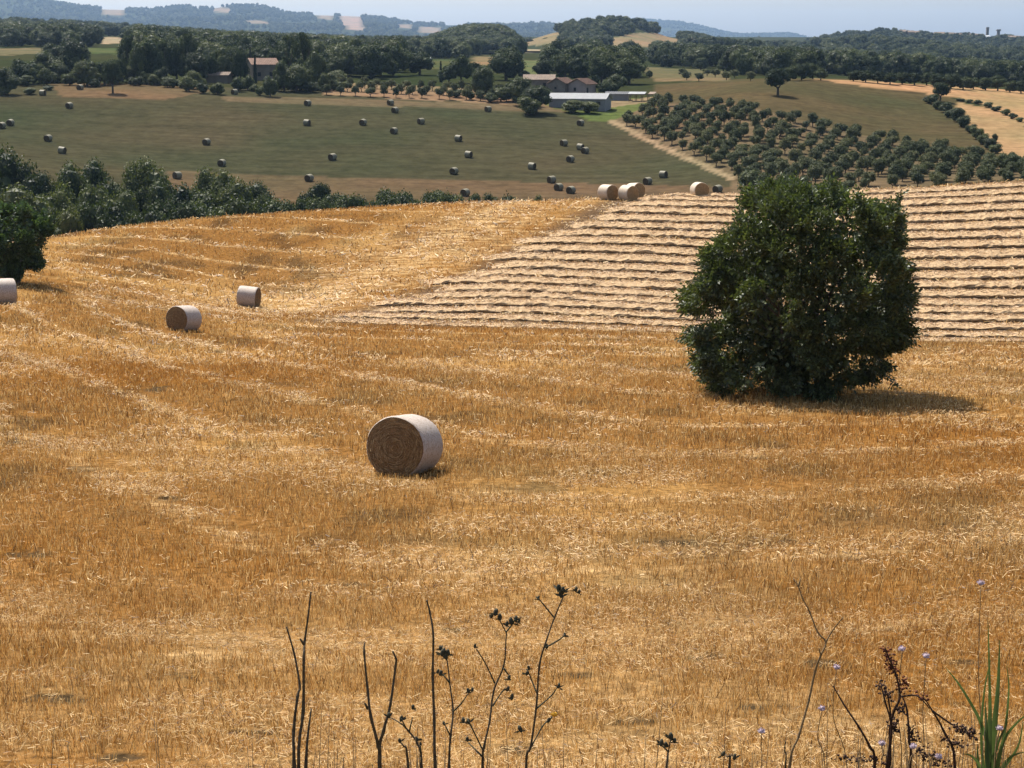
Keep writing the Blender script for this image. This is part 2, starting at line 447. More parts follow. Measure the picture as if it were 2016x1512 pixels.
def set_f(me, name, A):
    at = me.attributes.new(name, 'FLOAT', 'POINT'); at.data.foreach_set('value', np.asarray(A, np.float32))

class MB:
    """collects simple shapes into one mesh"""
    def __init__(s): s.v = []; s.f = []; s.m = []
    def add(s, vs, fs, m=0):
        b = len(s.v); s.v += [tuple(v) for v in vs]
        s.f += [tuple(b + i for i in f) for f in fs]; s.m += [m] * len(fs)
    def tube(s, pts, rad, n=6, m=0):
        pts = [Vector(p) for p in pts]; vs = []; fs = []
        if not hasattr(rad, '__len__'): rad = [rad] * len(pts)
        for i, p in enumerate(pts):
            t = (pts[min(i + 1, len(pts) - 1)] - pts[max(i - 1, 0)])
            t = t.normalized() if t.length > 1e-9 else Vector((0, 0, 1))
            a = t.orthogonal().normalized() if abs(t.x) > 0.9 else t.cross(Vector((1, 0, 0))).normalized()
            b = t.cross(a)
            for k in range(n):
                an = 2 * math.pi * k / n
                vs.append(p + (a * math.cos(an) + b * math.sin(an)) * rad[i])
        for i in range(len(pts) - 1):
            for k in range(n):
                fs.append((i*n + k, i*n + (k+1) % n, (i+1)*n + (k+1) % n, (i+1)*n + k))
        fs.append(tuple(range(n - 1, -1, -1))); fs.append(tuple((len(pts)-1)*n + k for k in range(n)))
        s.add(vs, fs, m)
    def blob(s, c, r, n=6, rings=4, axis=None, m=0, jit=0.15):
        c = Vector(c); r = Vector(r) if hasattr(r, '__len__') else Vector((r, r, r))
        q = Vector(axis).to_track_quat('Z', 'Y') if axis is not None else None
        vs = []; fs = []
        def pt(x, y, z):
            k = 1 + random.uniform(-jit, jit)
            v = Vector((x * r.x * k, y * r.y * k, z * r.z * k))
            if q: v = q @ v
            return c + v
        vs.append(pt(0, 0, -1))
        for i in range(1, rings):
            th = math.pi * i / rings
            for k in range(n):
                a = 2 * math.pi * k / n
                vs.append(pt(math.sin(th) * math.cos(a), math.sin(th) * math.sin(a), -math.cos(th)))
        vs.append(pt(0, 0, 1))
        for k in range(n): fs.append((0, 1 + (k+1) % n, 1 + k))
        for i in range(rings - 2):
            for k in range(n):
                a = 1 + i*n; b = a + n
                fs.append((a + k, a + (k+1) % n, b + (k+1) % n, b + k))
        L = len(vs) - 1
        for k in range(n): fs.append((L, L - n + k, L - n + (k+1) % n))
        s.add(vs, fs, m)
    def box(s, c, d, m=0, rz=0.0):
        c = Vector(c); R = Matrix.Rotation(rz, 3, 'Z')
        vs = [c + R @ Vector((d[0]/2*x, d[1]/2*y, d[2]/2*z)) for z in (-1, 1) for x, y in ((-1,-1),(1,-1),(1,1),(-1,1))]
        s.add(vs, [(3,2,1,0),(4,5,6,7),(0,1,5,4),(1,2,6,5),(2,3,7,6),(3,0,4,7)], m)
    def poly(s, vs, m=0): s.add(vs, [tuple(range(len(vs)))], m)
    def mesh(s, name, mats, smooth=True):
        me = bpy.data.meshes.new(name)
        me.from_pydata(s.v, [], s.f)
        for q in mats: me.materials.append(MATS[q])
        me.polygons.foreach_set('material_index', s.m)
        me.polygons.foreach_set('use_smooth', [smooth] * len(s.f))
        me.update(); return me

ONES = ['', 'first', 'second', 'third', 'fourth', 'fifth', 'sixth', 'seventh', 'eighth', 'ninth', 'tenth', 'eleventh', 'twelfth', 'thirteenth',
        'fourteenth', 'fifteenth', 'sixteenth', 'seventeenth', 'eighteenth', 'nineteenth']
TENS = {2: 'twent', 3: 'thirt', 4: 'fort', 5: 'fift', 6: 'sixt', 7: 'sevent', 8: 'eight', 9: 'ninet'}
def nth(i):
    if i < 20: return ONES[i]
    t, o = divmod(i, 10)
    return TENS[t] + 'ieth' if o == 0 else TENS[t] + 'y-' + ONES[o]

# ------------------------------------------------------------------ ground sheets
def harvest(x, y):
    """level lines of the harvester's rounds"""
    h1 = (y - 0.42 * x - 12.0) * 0.92
    h2 = (x + 38.0) * 0.84 + (y - 60.0) * 0.50
    h3 = (112.0 - y - 0.36 * x) * 0.94 + 6.0
    h = np.minimum(h1, h2); 
    k = 6.0
    def smin(a, b):
        t = np.clip(0.5 + 0.5 * (b - a) / k, 0, 1)
        return b * (1 - t) + a * t - k * t * (1 - t)
    return smin(smin(h1, h2), h3)
def row_left(y):                       # x where the windrowed straw begins
    return -12.2 + (y - 98.0) * 0.425
def chaff_amount(x, y):
    """the pale trail beside the windrows, where bales were dropped"""
    d = x - (row_left(y) - 6.0)
    w = np.exp(-(d / 6.0) ** 2) * sstep(92, 104, y)
    st = vnoise(d * 1.1 + 3, y * 0.09, 41)
    return np.clip(w * (0.35 + 1.0 * st), 0, 1)
ROW_Y = [94.5 + 3.15 * i for i in range(19)]
def row_path(Y0, x):
    return Y0 - 0.20 * x + 0.0042 * x * x
SPOTS = [(310, 766, 34, 8), (615, 856, 30, 6), (632, 884, 22, 5), (455, 884, 16, 8), (160, 926, 50, 12), (330, 982, 50, 9), (300, 800, 26, 5), (1330, 1070, 90, 9), (1640, 1094, 85, 9), (110, 1376, 90, 12), (240, 1490, 70, 14),
         (500, 1446, 60, 12), (1400, 1296, 60, 12), (1600, 1306, 90, 13), (1900, 1310, 70, 16), (700, 1150, 55, 8), (1130, 1330, 50, 8), (430, 690, 26, 6), (1500, 1395, 80, 12), (1850, 1390, 80, 14), (560, 1290, 40, 8),
         (1250, 1420, 60, 9), (900, 1240, 60, 8), (30, 870, 40, 10), (690, 1040, 40, 8), (1180, 870, 40, 5), (1480, 900, 50, 5), (980, 800, 40, 4), (60, 1090, 70, 12), (1750, 1240, 60, 8), (350, 1330, 60, 10), (1040, 1480, 120, 14)]
def spot_amount(px, py, x, y):
    """grey-brown patches of weed residue and bare soil"""
    a = np.zeros(np.shape(px))
    wob = 0.9 * (fbm(np.asarray(x) * 2.4, np.asarray(y) * 2.4, 83, 4) - 0.42)
    for cx, cy, rx, ry in SPOTS:
        d = ((px - cx) / rx) ** 2 + ((py - cy) / ry) ** 2
        a = np.maximum(a, sstep(0.75, 0.35, d + wob * 2.6))
    return a
def in_rows(x, y):
    Y0 = y + 0.20 * x - 0.0042 * x * x
    return sstep(-1.5, 1.5, x - row_left(y)) * sstep(91.0, 94.0, Y0)

FIELDS = []        # (polygon in photograph pixels, base colour, depth range)
def field(poly, c, y0, y1): FIELDS.append((poly, np.array(c) * 0.52, y0, y1))
field([(-400, 150), (1300, 150), (1470, 380), (1470, 420), (-400, 500)], (0.083, 0.078, 0.041), 250, 432)        # mown hay slope
field([(330, 336), (600, 347), (900, 354), (1200, 362), (1460, 368), (1470, 430), (330, 430)], (0.150, 0.106, 0.058), 250, 345)
field([(90, 160), (330, 160), (420, 178), (330, 196), (120, 190)], (0.170, 0.120, 0.064), 380, 440)
field([(440, 190), (1090, 205), (1130, 222), (1060, 219), (440, 200)], (0.180, 0.135, 0.076), 380, 440)
field([(640, 160), (1010, 178), (1010, 205), (640, 186)], (0.300, 0.200, 0.115), 400, 470)                        # orchard soil
field([(1070, 205), (1170, 240), (1215, 238), (1300, 207), (1300, 196), (1190, 190)], (0.130, 0.160, 0.050), 370, 450)
field([(1190, 200), (1290, 190), (1290, 200), (1195, 213)], (0.300, 0.230, 0.130), 390, 450)
field([(1290, 130), (1700, 150), (1900, 200), (1990, 325), (1700, 290), (1450, 205), (1290, 205)], (0.115, 0.092, 0.045), 330, 500)
field([(1205, 238), (1290, 203), (1460, 206), (1700, 268), (1960, 318), (2316, 330), (2316, 430), (1440, 430), (1440, 345)], (0.185, 0.138, 0.078), 255, 420)
field([(1196, 240), (1212, 236), (1300, 283), (1452, 350), (1440, 356), (1300, 293)], (0.38, 0.28, 0.165), 255, 420)
field([(1600, 155), (1760, 163), (2316, 196), (2316, 320), (2016, 248), (1960, 213), (1880, 192), (1700, 170)], (0.48, 0.300, 0.150), 330, 520)
field([(1878, 200), (1960, 214), (2020, 250), (2400, 320), (2100, 318), (1970, 306), (1955, 285), (1900, 235)], (0.45, 0.285, 0.145), 330, 520)
field([(-300, 96), (110, 94), (110, 107), (-300, 112)], (0.190, 0.160, 0.085), 500, 1000)
field([(112, 95), (232, 95), (232, 106), (112, 106)], (0.110, 0.130, 0.050), 500, 1000)
field([(806, 116), (905, 118), (905, 138), (806, 134)], (0.100, 0.110, 0.045), 480, 1000)
field([(930, 110), (975, 112), (975, 128), (930, 128)], (0.270, 0.190, 0.100), 480, 1000)
field([(1028, 118), (1062, 118), (1062, 150), (1028, 150)], (0.150, 0.165, 0.070), 440, 1000)
field([(1260, 132), (1420, 138), (1440, 160), (1290, 160)], (0.190, 0.155, 0.080), 440, 900)
field([(955, 96), (1135, 95), (1135, 103), (955, 104)], (0.420, 0.330, 0.210), 700, 2300)
field([(1185, 98), (1275, 98), (1275, 105), (1185, 105)], (0.420, 0.330, 0.210), 700, 2300)
field([(200, 74), (240, 74), (240, 86), (200, 86)], (0.420, 0.320, 0.200), 700, 2300)
WOODY = [f for f in FIELDS if f[2] >= 440]

a_f = np.linspace(-0.36, 0.36, 300)
a_c = np.geomspace(0.372, 1.4, 18)
AA = np.concatenate([-a_c[::-1], a_f, a_c])
YY = [-14.0]
while YY[-1] < 9500:
    y = YY[-1]
    YY.append(y + (1.6 if y < 12 else y * 0.0088 if y < 160 else y * 0.016 if y < 265 else y * 0.0072 if y < 520 else y * 0.012 if y < 1200 else y * 0.03))
YY = np.array(YY)
GX = AA[None, :] * (YY[:, None] + 15.0)
GY = np.repeat(YY[:, None], len(AA), 1)
GZ = height(GX, GY)
GPX, GPY = project(GX, GY, GZ)
# near field colours
A = np.array((0.190, 0.092, 0.026)); B = np.array((0.280, 0.155, 0.050)); Cc = np.array((0.070, 0.040, 0.017)); D = np.array((0.195, 0.084, 0.017))
t1 = fbm(GX / 7.0 + 5, GY / 10.0, 11, 4)[..., None]; t2 = fbm(GX / 2.2, GY / 2.6, 23, 3)[..., None]; t3 = fbm(GX / 16.0, GY / 20.0 + 9, 29, 3)[..., None]
NC = A + (B - A) * sstep(0.48, 0.68, t1) + (Cc - A) * sstep(0.56, 0.74, t2) * 0.8
NC = NC + (D - NC) * sstep(0.50, 0.66, t3) * 0.6
ir = in_rows(GX, GY)[..., None]
NC = NC * (1 - ir) + np.array((0.105, 0.064, 0.034)) * ir
pale = (sstep(36, 18, GY) * (0.45 + 0.35 * sstep(-2, 6, GX)))[..., None] * sstep(0.40, 0.56, t1)
NC = NC * (1 - pale) + np.array((0.30, 0.190, 0.082)) * pale
sp_ = (spot_amount(GPX, GPY, GX, GY) * (GY > 11) * (GY < 120))[..., None] * 0.9
NC = NC * (1 - sp_) + np.array((0.050, 0.036, 0.020)) * sp_
vg = sstep(13.5, 9.0, GY)[..., None]
NC = NC * (1 - vg) + np.array((0.14, 0.10, 0.045)) * vg
FC = np.broadcast_to(np.array((0.028, 0.032, 0.013)), GX.shape + (3,)).copy()
FC[(GY < 300)] = (0.066, 0.060, 0.032)
REG = np.zeros(GX.shape, int)
for k, (poly, c, y0, y1) in enumerate(FIELDS):
    jx = GPX + 6 * (vnoise(GX / 5, GY / 5, 60) - 0.5); jy = GPY + 3 * (vnoise(GX / 5, GY / 5, 61) - 0.5)
    msk = in_poly(jx, jy, poly) & (GY > y0) & (GY < y1)
    FC[msk] = c; REG[msk] = k + 1
CRESTY = 172.0
def sheet(name, rsel, csel_mask, mat, near):
    """quads of the grid rows rsel, limited to cells in csel_mask"""
    r0, r1 = rsel
    nr, nc = r1 - r0, len(AA)
    idx = np.arange(nr * nc).reshape(nr, nc)
    q = np.stack([idx[:-1, :-1], idx[:-1, 1:], idx[1:, 1:], idx[1:, :-1]], -1).reshape(-1, 4)
    if csel_mask is not None: q = q[csel_mask[r0:r1-1, :-1].ravel()]
    used, inv = np.unique(q.ravel(), return_inverse=True)
    q = inv.reshape(-1, 4)
    sl = np.s_[r0:r1]
    V = np.stack([GX[sl], GY[sl], GZ[sl]], -1).reshape(-1, 3)[used]
    me = np_mesh(name, V, Q=q, mats=[mat], smooth=True)
    C = (NC if near else FC)[sl].reshape(-1, 3)[used]
    set_col(me, 'base_col', C)
    if near:
        set_f(me, 'harvest', harvest(V[:, 0], V[:, 1]))
        set_f(me, 'chaff', chaff_amount(V[:, 0], V[:, 1]) * (1 - in_rows(V[:, 0], V[:, 1])))
    return link(name, me, kind='structure')
rc = int(np.searchsorted(YY, CRESTY)); rb = int(np.searchsorted(YY, 11.5))
sheet('verge', (0, rb + 1), None, 'stubble_ground', True)
sheet('stubble_field', (rb, rc + 1), None, 'stubble_ground', True)
lastr = len(YY)
hay = np.isin(REG, [1, 2, 3, 4]); grove = np.isin(REG, [9, 10]); past = np.isin(REG, [8]); wheat = np.isin(REG, [11, 12])
sheet('hay_meadow', (rc, lastr), hay, 'country_ground', False)
sheet('olive_grove_soil', (rc, lastr), grove, 'country_ground', False)
sheet('pasture', (rc, lastr), past, 'country_ground', False)
sheet('wheat_field', (rc, lastr), wheat, 'country_ground', False)
sheet('countryside', (rc, lastr), ~(hay | grove | past | wheat), 'country_ground', False)

# ------------------------------------------------------------------ hills behind the plain
HILL_H = {}
def make_hill(name, prof, Yr, Yf, zf, tree_px, seed, patches, basec):
    """prof: ridge line in photograph pixels at depth Yr; front foot at depth Yf, height zf"""
    pxs = np.linspace(prof[0][0], prof[-1][0], 170)
    rp = pchip([p[0] for p in prof], [p[1] + tree_px for p in prof], pxs)
    rows = np.concatenate([np.linspace(0, 1, 40), np.linspace(1.06, 1.6, 8)])
    X = np.zeros((len(rows), len(pxs))); Y = X.copy(); Z = X.copy()
    for j, (px, py) in enumerate(zip(pxs, rp)):
        r = P(px, py, Yr)
        s = r.x / Yr
        for i, t in enumerate(rows):
            y = Yf + (Yr - Yf) * t
            Y[i, j] = y; X[i, j] = s * y
            k = t if t <= 1 else 1 - (t - 1) * 1.3
            Z[i, j] = zf + (r.z - zf) * (k ** 1.25 if k > 0 else k)
    amp = (Yr - Yf) * 0.05
    tt = np.clip(rows, 0, 1)[:, None]
    Z += amp * (fbm(X / (amp * 6) + seed, Y / (amp * 6), seed, 3) - 0.5) * np.sin(np.pi * tt) * 0.8
    idx = np.arange(X.size).reshape(X.shape)
    q = np.stack([idx[:-1, :-1], idx[:-1, 1:], idx[1:, 1:], idx[1:, :-1]], -1).reshape(-1, 4)
    me = np_mesh(name, np.stack([X, Y, Z], -1), Q=q, mats=['country_ground'], smooth=True)
    ppx, ppy = project(X, Y, Z)
    C = np.broadcast_to(np.array(basec), X.shape + (3,)).copy()
    for poly, c in patches:
        C[in_poly(ppx, ppy, poly)] = c
    set_col(me, 'base_col', C.reshape(-1, 3))
    HILL_H[name] = (X, Y, Z, ppx, ppy, patches)
    return link(name, me, kind='structure')
TAN = (0.17, 0.125, 0.080)
make_hill('far_hill', [(-900, 40), (-500, 10), (-200, -22), (0, -16), (118, 3), (216, 14), (280, 15), (368, 9), (405, 13), (449, 8), (506, 7), (540, 15), (573, 23), (620, 25),
                       (690, 27), (750, 31), (790, 39), (850, 44), (905, 45), (960, 46), (1010, 46), (1060, 43), (1110, 50), (1180, 62), (1300, 80), (1500, 100)],
          7800, 5000, 40, 5, 5,
          [([(195, 16), (250, 20), (245, 32), (205, 28)], TAN), ([(420, 14), (455, 16), (452, 25), (420, 23)], TAN), ([(668, 30), (710, 30), (722, 60), (680, 58)], (0.22, 0.155, 0.115)),
           ([(780, 48), (815, 48), (812, 56), (785, 55)], TAN), ([(490, 40), (530, 41), (528, 46), (492, 46)], TAN),
           ([(620, 25), (660, 28), (655, 40), (625, 36)], TAN), ([(875, 43), (915, 44), (912, 49), (875, 49)], TAN),
           ([(820, 53), (870, 54), (868, 66), (825, 64)], TAN)],
          (0.032, 0.038, 0.018))
make_hill('distant_hill', [(1000, 80), (1130, 58), (1200, 42), (1250, 36), (1300, 38), (1340, 42), (1380, 50), (1420, 60), (1460, 68), (1500, 67), (1550, 66), (1590, 74), (1640, 84), (1800, 100)],
          11500, 9000, 60, 3, 8, [], (0.032, 0.038, 0.018))
make_hill('village_hill', [(1380, 112), (1480, 100), (1540, 92), (1600, 78), (1640, 68), (1700, 63), (1740, 59), (1790, 64), (1850, 67), (1900, 69), (1945, 71), (2016, 75), (2200, 82), (2600, 100)],
          2350, 1250, -7, 8, 12, [([(1552, 92), (1600, 90), (1600, 96), (1552, 97)], TAN), ([(1590, 99), (1630, 98), (1625, 104), (1590, 104)], TAN)], (0.032, 0.038, 0.018))
make_hill('wooded_hill', [(960, 92), (1040, 66), (1085, 52), (1140, 40), (1200, 34), (1240, 36), (1280, 46), (1320, 60), (1370, 68), (1420, 80), (1500, 105)],
          1750, 1150, 3, 14, 15, [([(1000, 62), (1070, 60), (1112, 66), (1100, 84), (1060, 90), (1000, 88)], (0.165, 0.125, 0.070)),
                                   ([(1185, 92), (1200, 76), (1255, 64), (1330, 68), (1350, 92)], (0.165, 0.125, 0.070))], (0.032, 0.038, 0.018))
make_hill('wooded_mound', [(760, 98), (820, 84), (870, 68), (905, 56), (935, 52), (975, 53), (1000, 64), (1020, 90)], 1400, 1000, 2, 20, 19, [], (0.032, 0.038, 0.018))

# ------------------------------------------------------------------ foliage
def unit(v): return v / np.maximum(np.linalg.norm(v, axis=-1, keepdims=True), 1e-9)
def leaves(Pn, Nn, ln, wd, r, jit=0.8):
    """one folded-flat rhombus per point; Nn: preferred normal"""
    n = len(Pn)
    nn = unit(Nn + jit * r.normal(size=(n, 3)))
    t = unit(np.cross(nn, r.normal(size=(n, 3))))
    b = np.cross(nn, t)
    ln = np.broadcast_to(ln, (n,))[:, None]; wd = np.broadcast_to(wd, (n,))[:, None]
    V = np.stack([Pn - t * ln / 2, Pn + b * wd / 2 + t * ln * 0.05, Pn + t * ln / 2, Pn - b * wd / 2 + t * ln * 0.05], 1).reshape(-1, 3)
    return V, np.arange(4 * n).reshape(n, 4)
def ico_pts(n, r):
    v = unit(r.normal(size=(n, 3))); return v
def lobed_crown(seed, lobes, n_leaves, ls, core=0.72, mat='leaf_far', squash=(1, 1, 1)):
    """lobes: list of (x,y,z,r) in unit space; leaf rhombi on the lobe shells plus a rough inner mass"""
    r = np.random.default_rng(seed)
    L = np.array(lobes, float)
    w = L[:, 3] ** 2; w /= w.sum()
    k = r.choice(len(L), n_leaves, p=w)
    d = ico_pts(n_leaves, r)
    d[:, 2] = np.where(d[:, 2] < -0.35, -d[:, 2] * 0.6, d[:, 2]); d = unit(d)
    rad = L[k, 3] * (0.72 + 0.36 * r.random(n_leaves) ** 0.7)
    rad *= 0.85 + 0.3 * vnoise(d[:, 0] * 3 + k * 7, d[:, 1] * 3 + d[:, 2] * 2, seed)
    Pn = L[k, :3] + d * rad[:, None]
    V, Q = leaves(Pn, d + np.array((0, 0, 0.25)), ls * (0.7 + 0.6 * r.random(n_leaves)), ls * 0.6 * (0.7 + 0.6 * r.random(n_leaves)), r, 0.75)
    mb = MB()
    random.seed(seed)
    for x, y, z, rr in lobes: mb.blob((x, y, z), rr * core, 7, 5, jit=0.12)
    cv = np.array(mb.v); b = len(V)
    tris = [f for f in mb.f if len(f) == 3]; quads = [f for f in mb.f if len(f) == 4]
    Vt = np.concatenate([V, cv]); Q = np.concatenate([Q, np.array(quads) + b])
    T = np.array(tris) + b
    return np_mesh('crown', Vt, Q=Q, T=T, mats=[mat])
def round_lobes(seed, n, z0=0.22, z1=1.0, rmin=0.13, rmax=0.22, taper=1.0):
    r = random.Random(seed); out = []
    zc, hz_ = (z0 + z1) / 2, (z1 - z0) / 2
    out.append((0, 0, zc, min(0.34, hz_ * 0.8)))
    while len(out) < n:
        a = r.uniform(0, 2 * math.pi); c = r.uniform(-0.8, 1); rr = r.uniform(rmin, rmax)
        s = math.sqrt(max(0, 1 - c * c))
        k = r.uniform(0.8, 1.0)
        wide = (1.0 if c < 0 else 1 - (1 - taper) * c)
        x, y, z = math.cos(a) * s * (0.5 - rr) * k * wide, math.sin(a) * s * (0.5 - rr) * k * wide, zc + c * (hz_ - rr) * k
        out.append((x, y, z, rr))
    return out
def trunk_mesh(seed, h=0.45, r0=0.035, forks=4, spread=0.22):
    r = random.Random(seed); mb = MB()
    mb.tube([(0, 0, -0.06), (0.005, 0, 0.02), (0.0, 0.008, h * 0.5), (0.01, 0, h * 0.75)], [r0 * 1.5, r0 * 1.15, r0, r0 * 0.85], 7)
    for i in range(forks):
        a = 2 * math.pi * i / forks + r.uniform(-.4, .4); s = spread * r.uniform(.7, 1.1)
        mb.tube([(0, 0, h * 0.6), (math.cos(a) * s * .5, math.sin(a) * s * .5, h * 0.85), (math.cos(a) * s, math.sin(a) * s, h * 1.25)], [r0 * .7, r0 * .5, r0 * .25], 5)
    return mb.mesh('trunk', ['bark'])
PROTO = {}
def proto(kind, crowns, trunk): PROTO[kind] = (crowns, trunk)
proto('broad', [lobed_crown(100 + i, round_lobes(100 + i, 26, -0.10, 1.0, 0.10, 0.24), 5200, 0.038, mat='leaf_gully') for i in range(4)], trunk_mesh(1))
proto('far', [lobed_crown(120 + i, round_lobes(120 + i, 20, -0.10, 1.0, 0.10, 0.25), 2600, 0.055, mat='leaf_far') for i in range(4)], trunk_mesh(2, 0.35))
proto('oak', [lobed_crown(140 + i, round_lobes(140 + i, 30, 0.12, 1.0, 0.09, 0.19), 4200, 0.04, core=0.6, mat='leaf_far') for i in range(2)], trunk_mesh(3, 0.4, 0.04))
proto('bush', [lobed_crown(160 + i, round_lobes(160 + i, 16, -0.12, 1.0, 0.16, 0.26), 3000, 0.055, mat='leaf_gully') for i in range(3)], trunk_mesh(4, 0.2))
proto('olive', [lobed_crown(180 + i, round_lobes(180 + i, 14, 0.06, 1.0, 0.12, 0.24), 1500, 0.065, core=0.62, mat='leaf_olive') for i in range(4)], trunk_mesh(5, 0.34, 0.03))
proto('cypress', [lobed_crown(200 + i, [(0.05 * math.sin(k * 2.1), 0.05 * math.cos(k * 2.1), 0.08 + 0.075 * k, 0.30 * (1 - 0.055 * k)) for k in range(13)], 1800, 0.05, mat='leaf_conifer') for i in range(2)], trunk_mesh(6, 0.15, 0.05))
def pine_lobes(seed):
    r = random.Random(seed); o = []
    for k in range(20):
        z = r.uniform(0.15, 0.95); rr = r.uniform(0.09, 0.16); a = r.uniform(0, 6.28); s = r.uniform(0, 0.36) * (1.15 - 0.5 * abs(z - 0.7) / 0.35)
        o.append((math.cos(a) * s, math.sin(a) * s, z, rr))
    return o
proto('pine', [lobed_crown(220 + i, pine_lobes(220 + i), 2600, 0.05, core=0.6, mat='leaf_far') for i in range(2)], trunk_mesh(7, 0.6, 0.025))
CROWN_OBJ = {}
def tree(name, kind, loc, w, h, label, cat='tree', group=None, var=None, parts=True):
    crowns, trunk = PROTO[kind]
    i = random.randrange(len(crowns)) if var is None else var % len(crowns)
    o = link(name, None, loc=loc, label=label, cat=cat, group=group)
    o.empty_display_size = 0.1
    o.scale = (w, w, h); o.rotation_euler = (0, 0, random.uniform(0, 6.283))
    c = link('crown', crowns[i], parent=o)
    CROWN_OBJ.setdefault((kind, i), c)
    if parts: link('trunk', trunk, parent=o)
    return o
def px_tree(name, kind, px, base, top, width, y0, y1, label, **kw):
    g = ground_hit(px, base, y0, y1)
    m = g.y / F
    return tree(name, kind, (g.x, g.y, g.z - 0.05), width * m * 1.02, max(0.6, (base - top) * m * 1.02), label, **kw)

# ---- the gully tree line: depth given, tops as in the photograph
GULLY = [(-60, 300, 150, 215, 'broad'), (14, 272, 130, 235, 'broad'), (30, 355, 150, 195, 'broad'), (75, 330, 70, 228, 'broad'), (110, 365, 95, 205, 'broad'), (150, 308, 105, 232, 'broad'),
         (197, 302, 100, 240, 'broad'), (175, 392, 90, 190, 'bush'), (128, 402, 80, 186, 'bush'), (238, 365, 85, 205, 'broad'), (285, 297, 110, 240, 'broad'), (262, 405, 60, 192, 'bush'),
         (322, 345, 90, 236, 'broad'), (305, 412, 75, 192, 'bush'), (352, 368, 75, 228, 'bush'), (408, 322, 44, 250, 'broad'), (432, 326, 60, 246, 'broad'), (462, 340, 85, 242, 'broad'), (385, 388, 85, 205, 'bush'),
         (505, 345, 85, 246, 'broad'), (432, 392, 90, 210, 'bush'), (485, 392, 80, 215, 'bush'), (528, 372, 70, 238, 'broad'), (566, 392, 46, 232, 'bush'), (598, 375, 44, 250, 'bush'), (627, 350, 52, 262, 'broad'), (655, 372, 60, 258, 'bush'),
         (690, 382, 52, 252, 'bush'), (718, 374, 48, 256, 'bush'), (760, 366, 62, 258, 'bush'), (795, 368, 62, 256, 'bush'), (838, 374, 42, 262, 'bush'), (862, 366, 56, 264, 'bush'), (893, 374, 34, 266, 'bush'),
         (935, 374, 34, 268, 'bush'), (966, 370, 40, 270, 'bush'), (1004, 378, 48, 268, 'bush'), (1036, 386, 30, 268, 'bush'), (1058, 376, 16, 272, 'bush'), (1085, 393, 26, 268, 'bush')]
rf = random.Random(77)
for px in range(-70, 575, 26):
    GULLY.append((px + rf.uniform(-8, 8), float(np.interp(px, [-70, 0, 150, 300, 450, 575], [385, 392, 395, 400, 396, 402])) + rf.uniform(-22, 14), rf.uniform(58, 92), rf.uniform(188, 212), 'bush'))
for px in range(60, 575, 44):
    GULLY.append((px + rf.uniform(-12, 12), float(np.interp(px, [0, 150, 300, 450, 575], [345, 345, 345, 362, 385])) + rf.uniform(-14, 14), rf.uniform(60, 95), rf.uniform(222, 246), 'bush'))
for px in range(575, 1010, 30):
    GULLY.append((px + rf.uniform(-8, 8), 381 + rf.uniform(-9, 8), rf.uniform(40, 64), rf.uniform(236, 256), 'bush'))
for k, (px, top, wpx, Y, kind) in enumerate(sorted(GULLY)):
    tp = P(px, top, Y); gz = hz(tp.x, Y)
    m = Y / F
    nm = 'gully_tree' if kind == 'broad' else 'gully_bush'
    w = max(wpx * m * 1.08, (0.62 if kind == 'broad' else 0.5) * (tp.z - gz))
    # crown height follows its width so that it keeps a tree's proportions; the trunk stands on the gully floor
    tree(nm, kind, (tp.x, Y, gz - 0.1), w * (1.0 if kind == 'broad' else 1.05), max(2.0, tp.z - gz), f'{nth(k + 1)} of the dark green trees from the left in the gully behind the golden field',
         cat='tree' if kind == 'broad' else 'bush', group='trees along the gully')

# ---- belt of trees, orchards and the farms above the mown slope
BELT = [(15, 186, 132, 46, 'broad'), (48, 166, 112, 56, 'far'), (96, 162, 100, 62, 'broad'), (128, 160, 108, 46, 'far'), (172, 170, 116, 52, 'broad'), (206, 168, 120, 44, 'far'), (222, 184, 118, 38, 'oak'),
        (232, 164, 112, 40, 'far'), (252, 160, 74, 42, 'pine'), (276, 164, 84, 44, 'broad'), (298, 164, 80, 46, 'far'), (322, 158, 86, 40, 'pine'), (348, 158, 76, 46, 'far'), (368, 160, 72, 44, 'pine'),
        (388, 164, 100, 46, 'broad'), (412, 162, 104, 46, 'far'), (436, 160, 92, 44, 'broad'), (458, 160, 90, 40, 'far'), (474, 164, 96, 34, 'far'), (530, 142, 100, 40, 'far'), (548, 156, 82, 50, 'far'), (572, 166, 76, 48, 'pine'), (602, 172, 72, 52, 'pine'),
        (584, 180, 124, 62, 'broad'), (560, 180, 118, 40, 'broad'), (622, 176, 100, 42, 'broad'), (636, 170, 118, 30, 'far'), (664, 164, 138, 40, 'bush'),
        (774, 150, 106, 42, 'far'), (826, 148, 98, 60, 'far'), (750, 148, 112, 36, 'far'), (700, 146, 112, 50, 'far'), (672, 142, 108, 44, 'far'), (884, 164, 128, 40, 'far'), (908, 164, 108, 44, 'far'), (936, 160, 122, 30, 'far'),
        (996, 158, 96, 70, 'far'), (950, 192, 128, 48, 'broad'), (1032, 160, 138, 24, 'far'), (1070, 158, 116, 40, 'far'), (1112, 158, 102, 44, 'far'), (1144, 160, 108, 52, 'far'), (1184, 164, 104, 54, 'far'), (1238, 166, 110, 68, 'far'),
        (1278, 154, 138, 14, 'far'), (1212, 186, 146, 46, 'broad'), (1166, 186, 150, 26, 'pine'), (1030, 208, 150, 60, 'broad'), (1056, 222, 166, 58, 'broad'), (1010, 200, 160, 40, 'broad'), (986, 200, 170, 34, 'bush'), (1128, 222, 196, 44, 'bush'), (1160, 223, 198, 40, 'bush'), (1074, 200, 172, 30, 'bush'), (1040, 226, 186, 50, 'bush'), (1190, 188, 158, 34, 'far')]
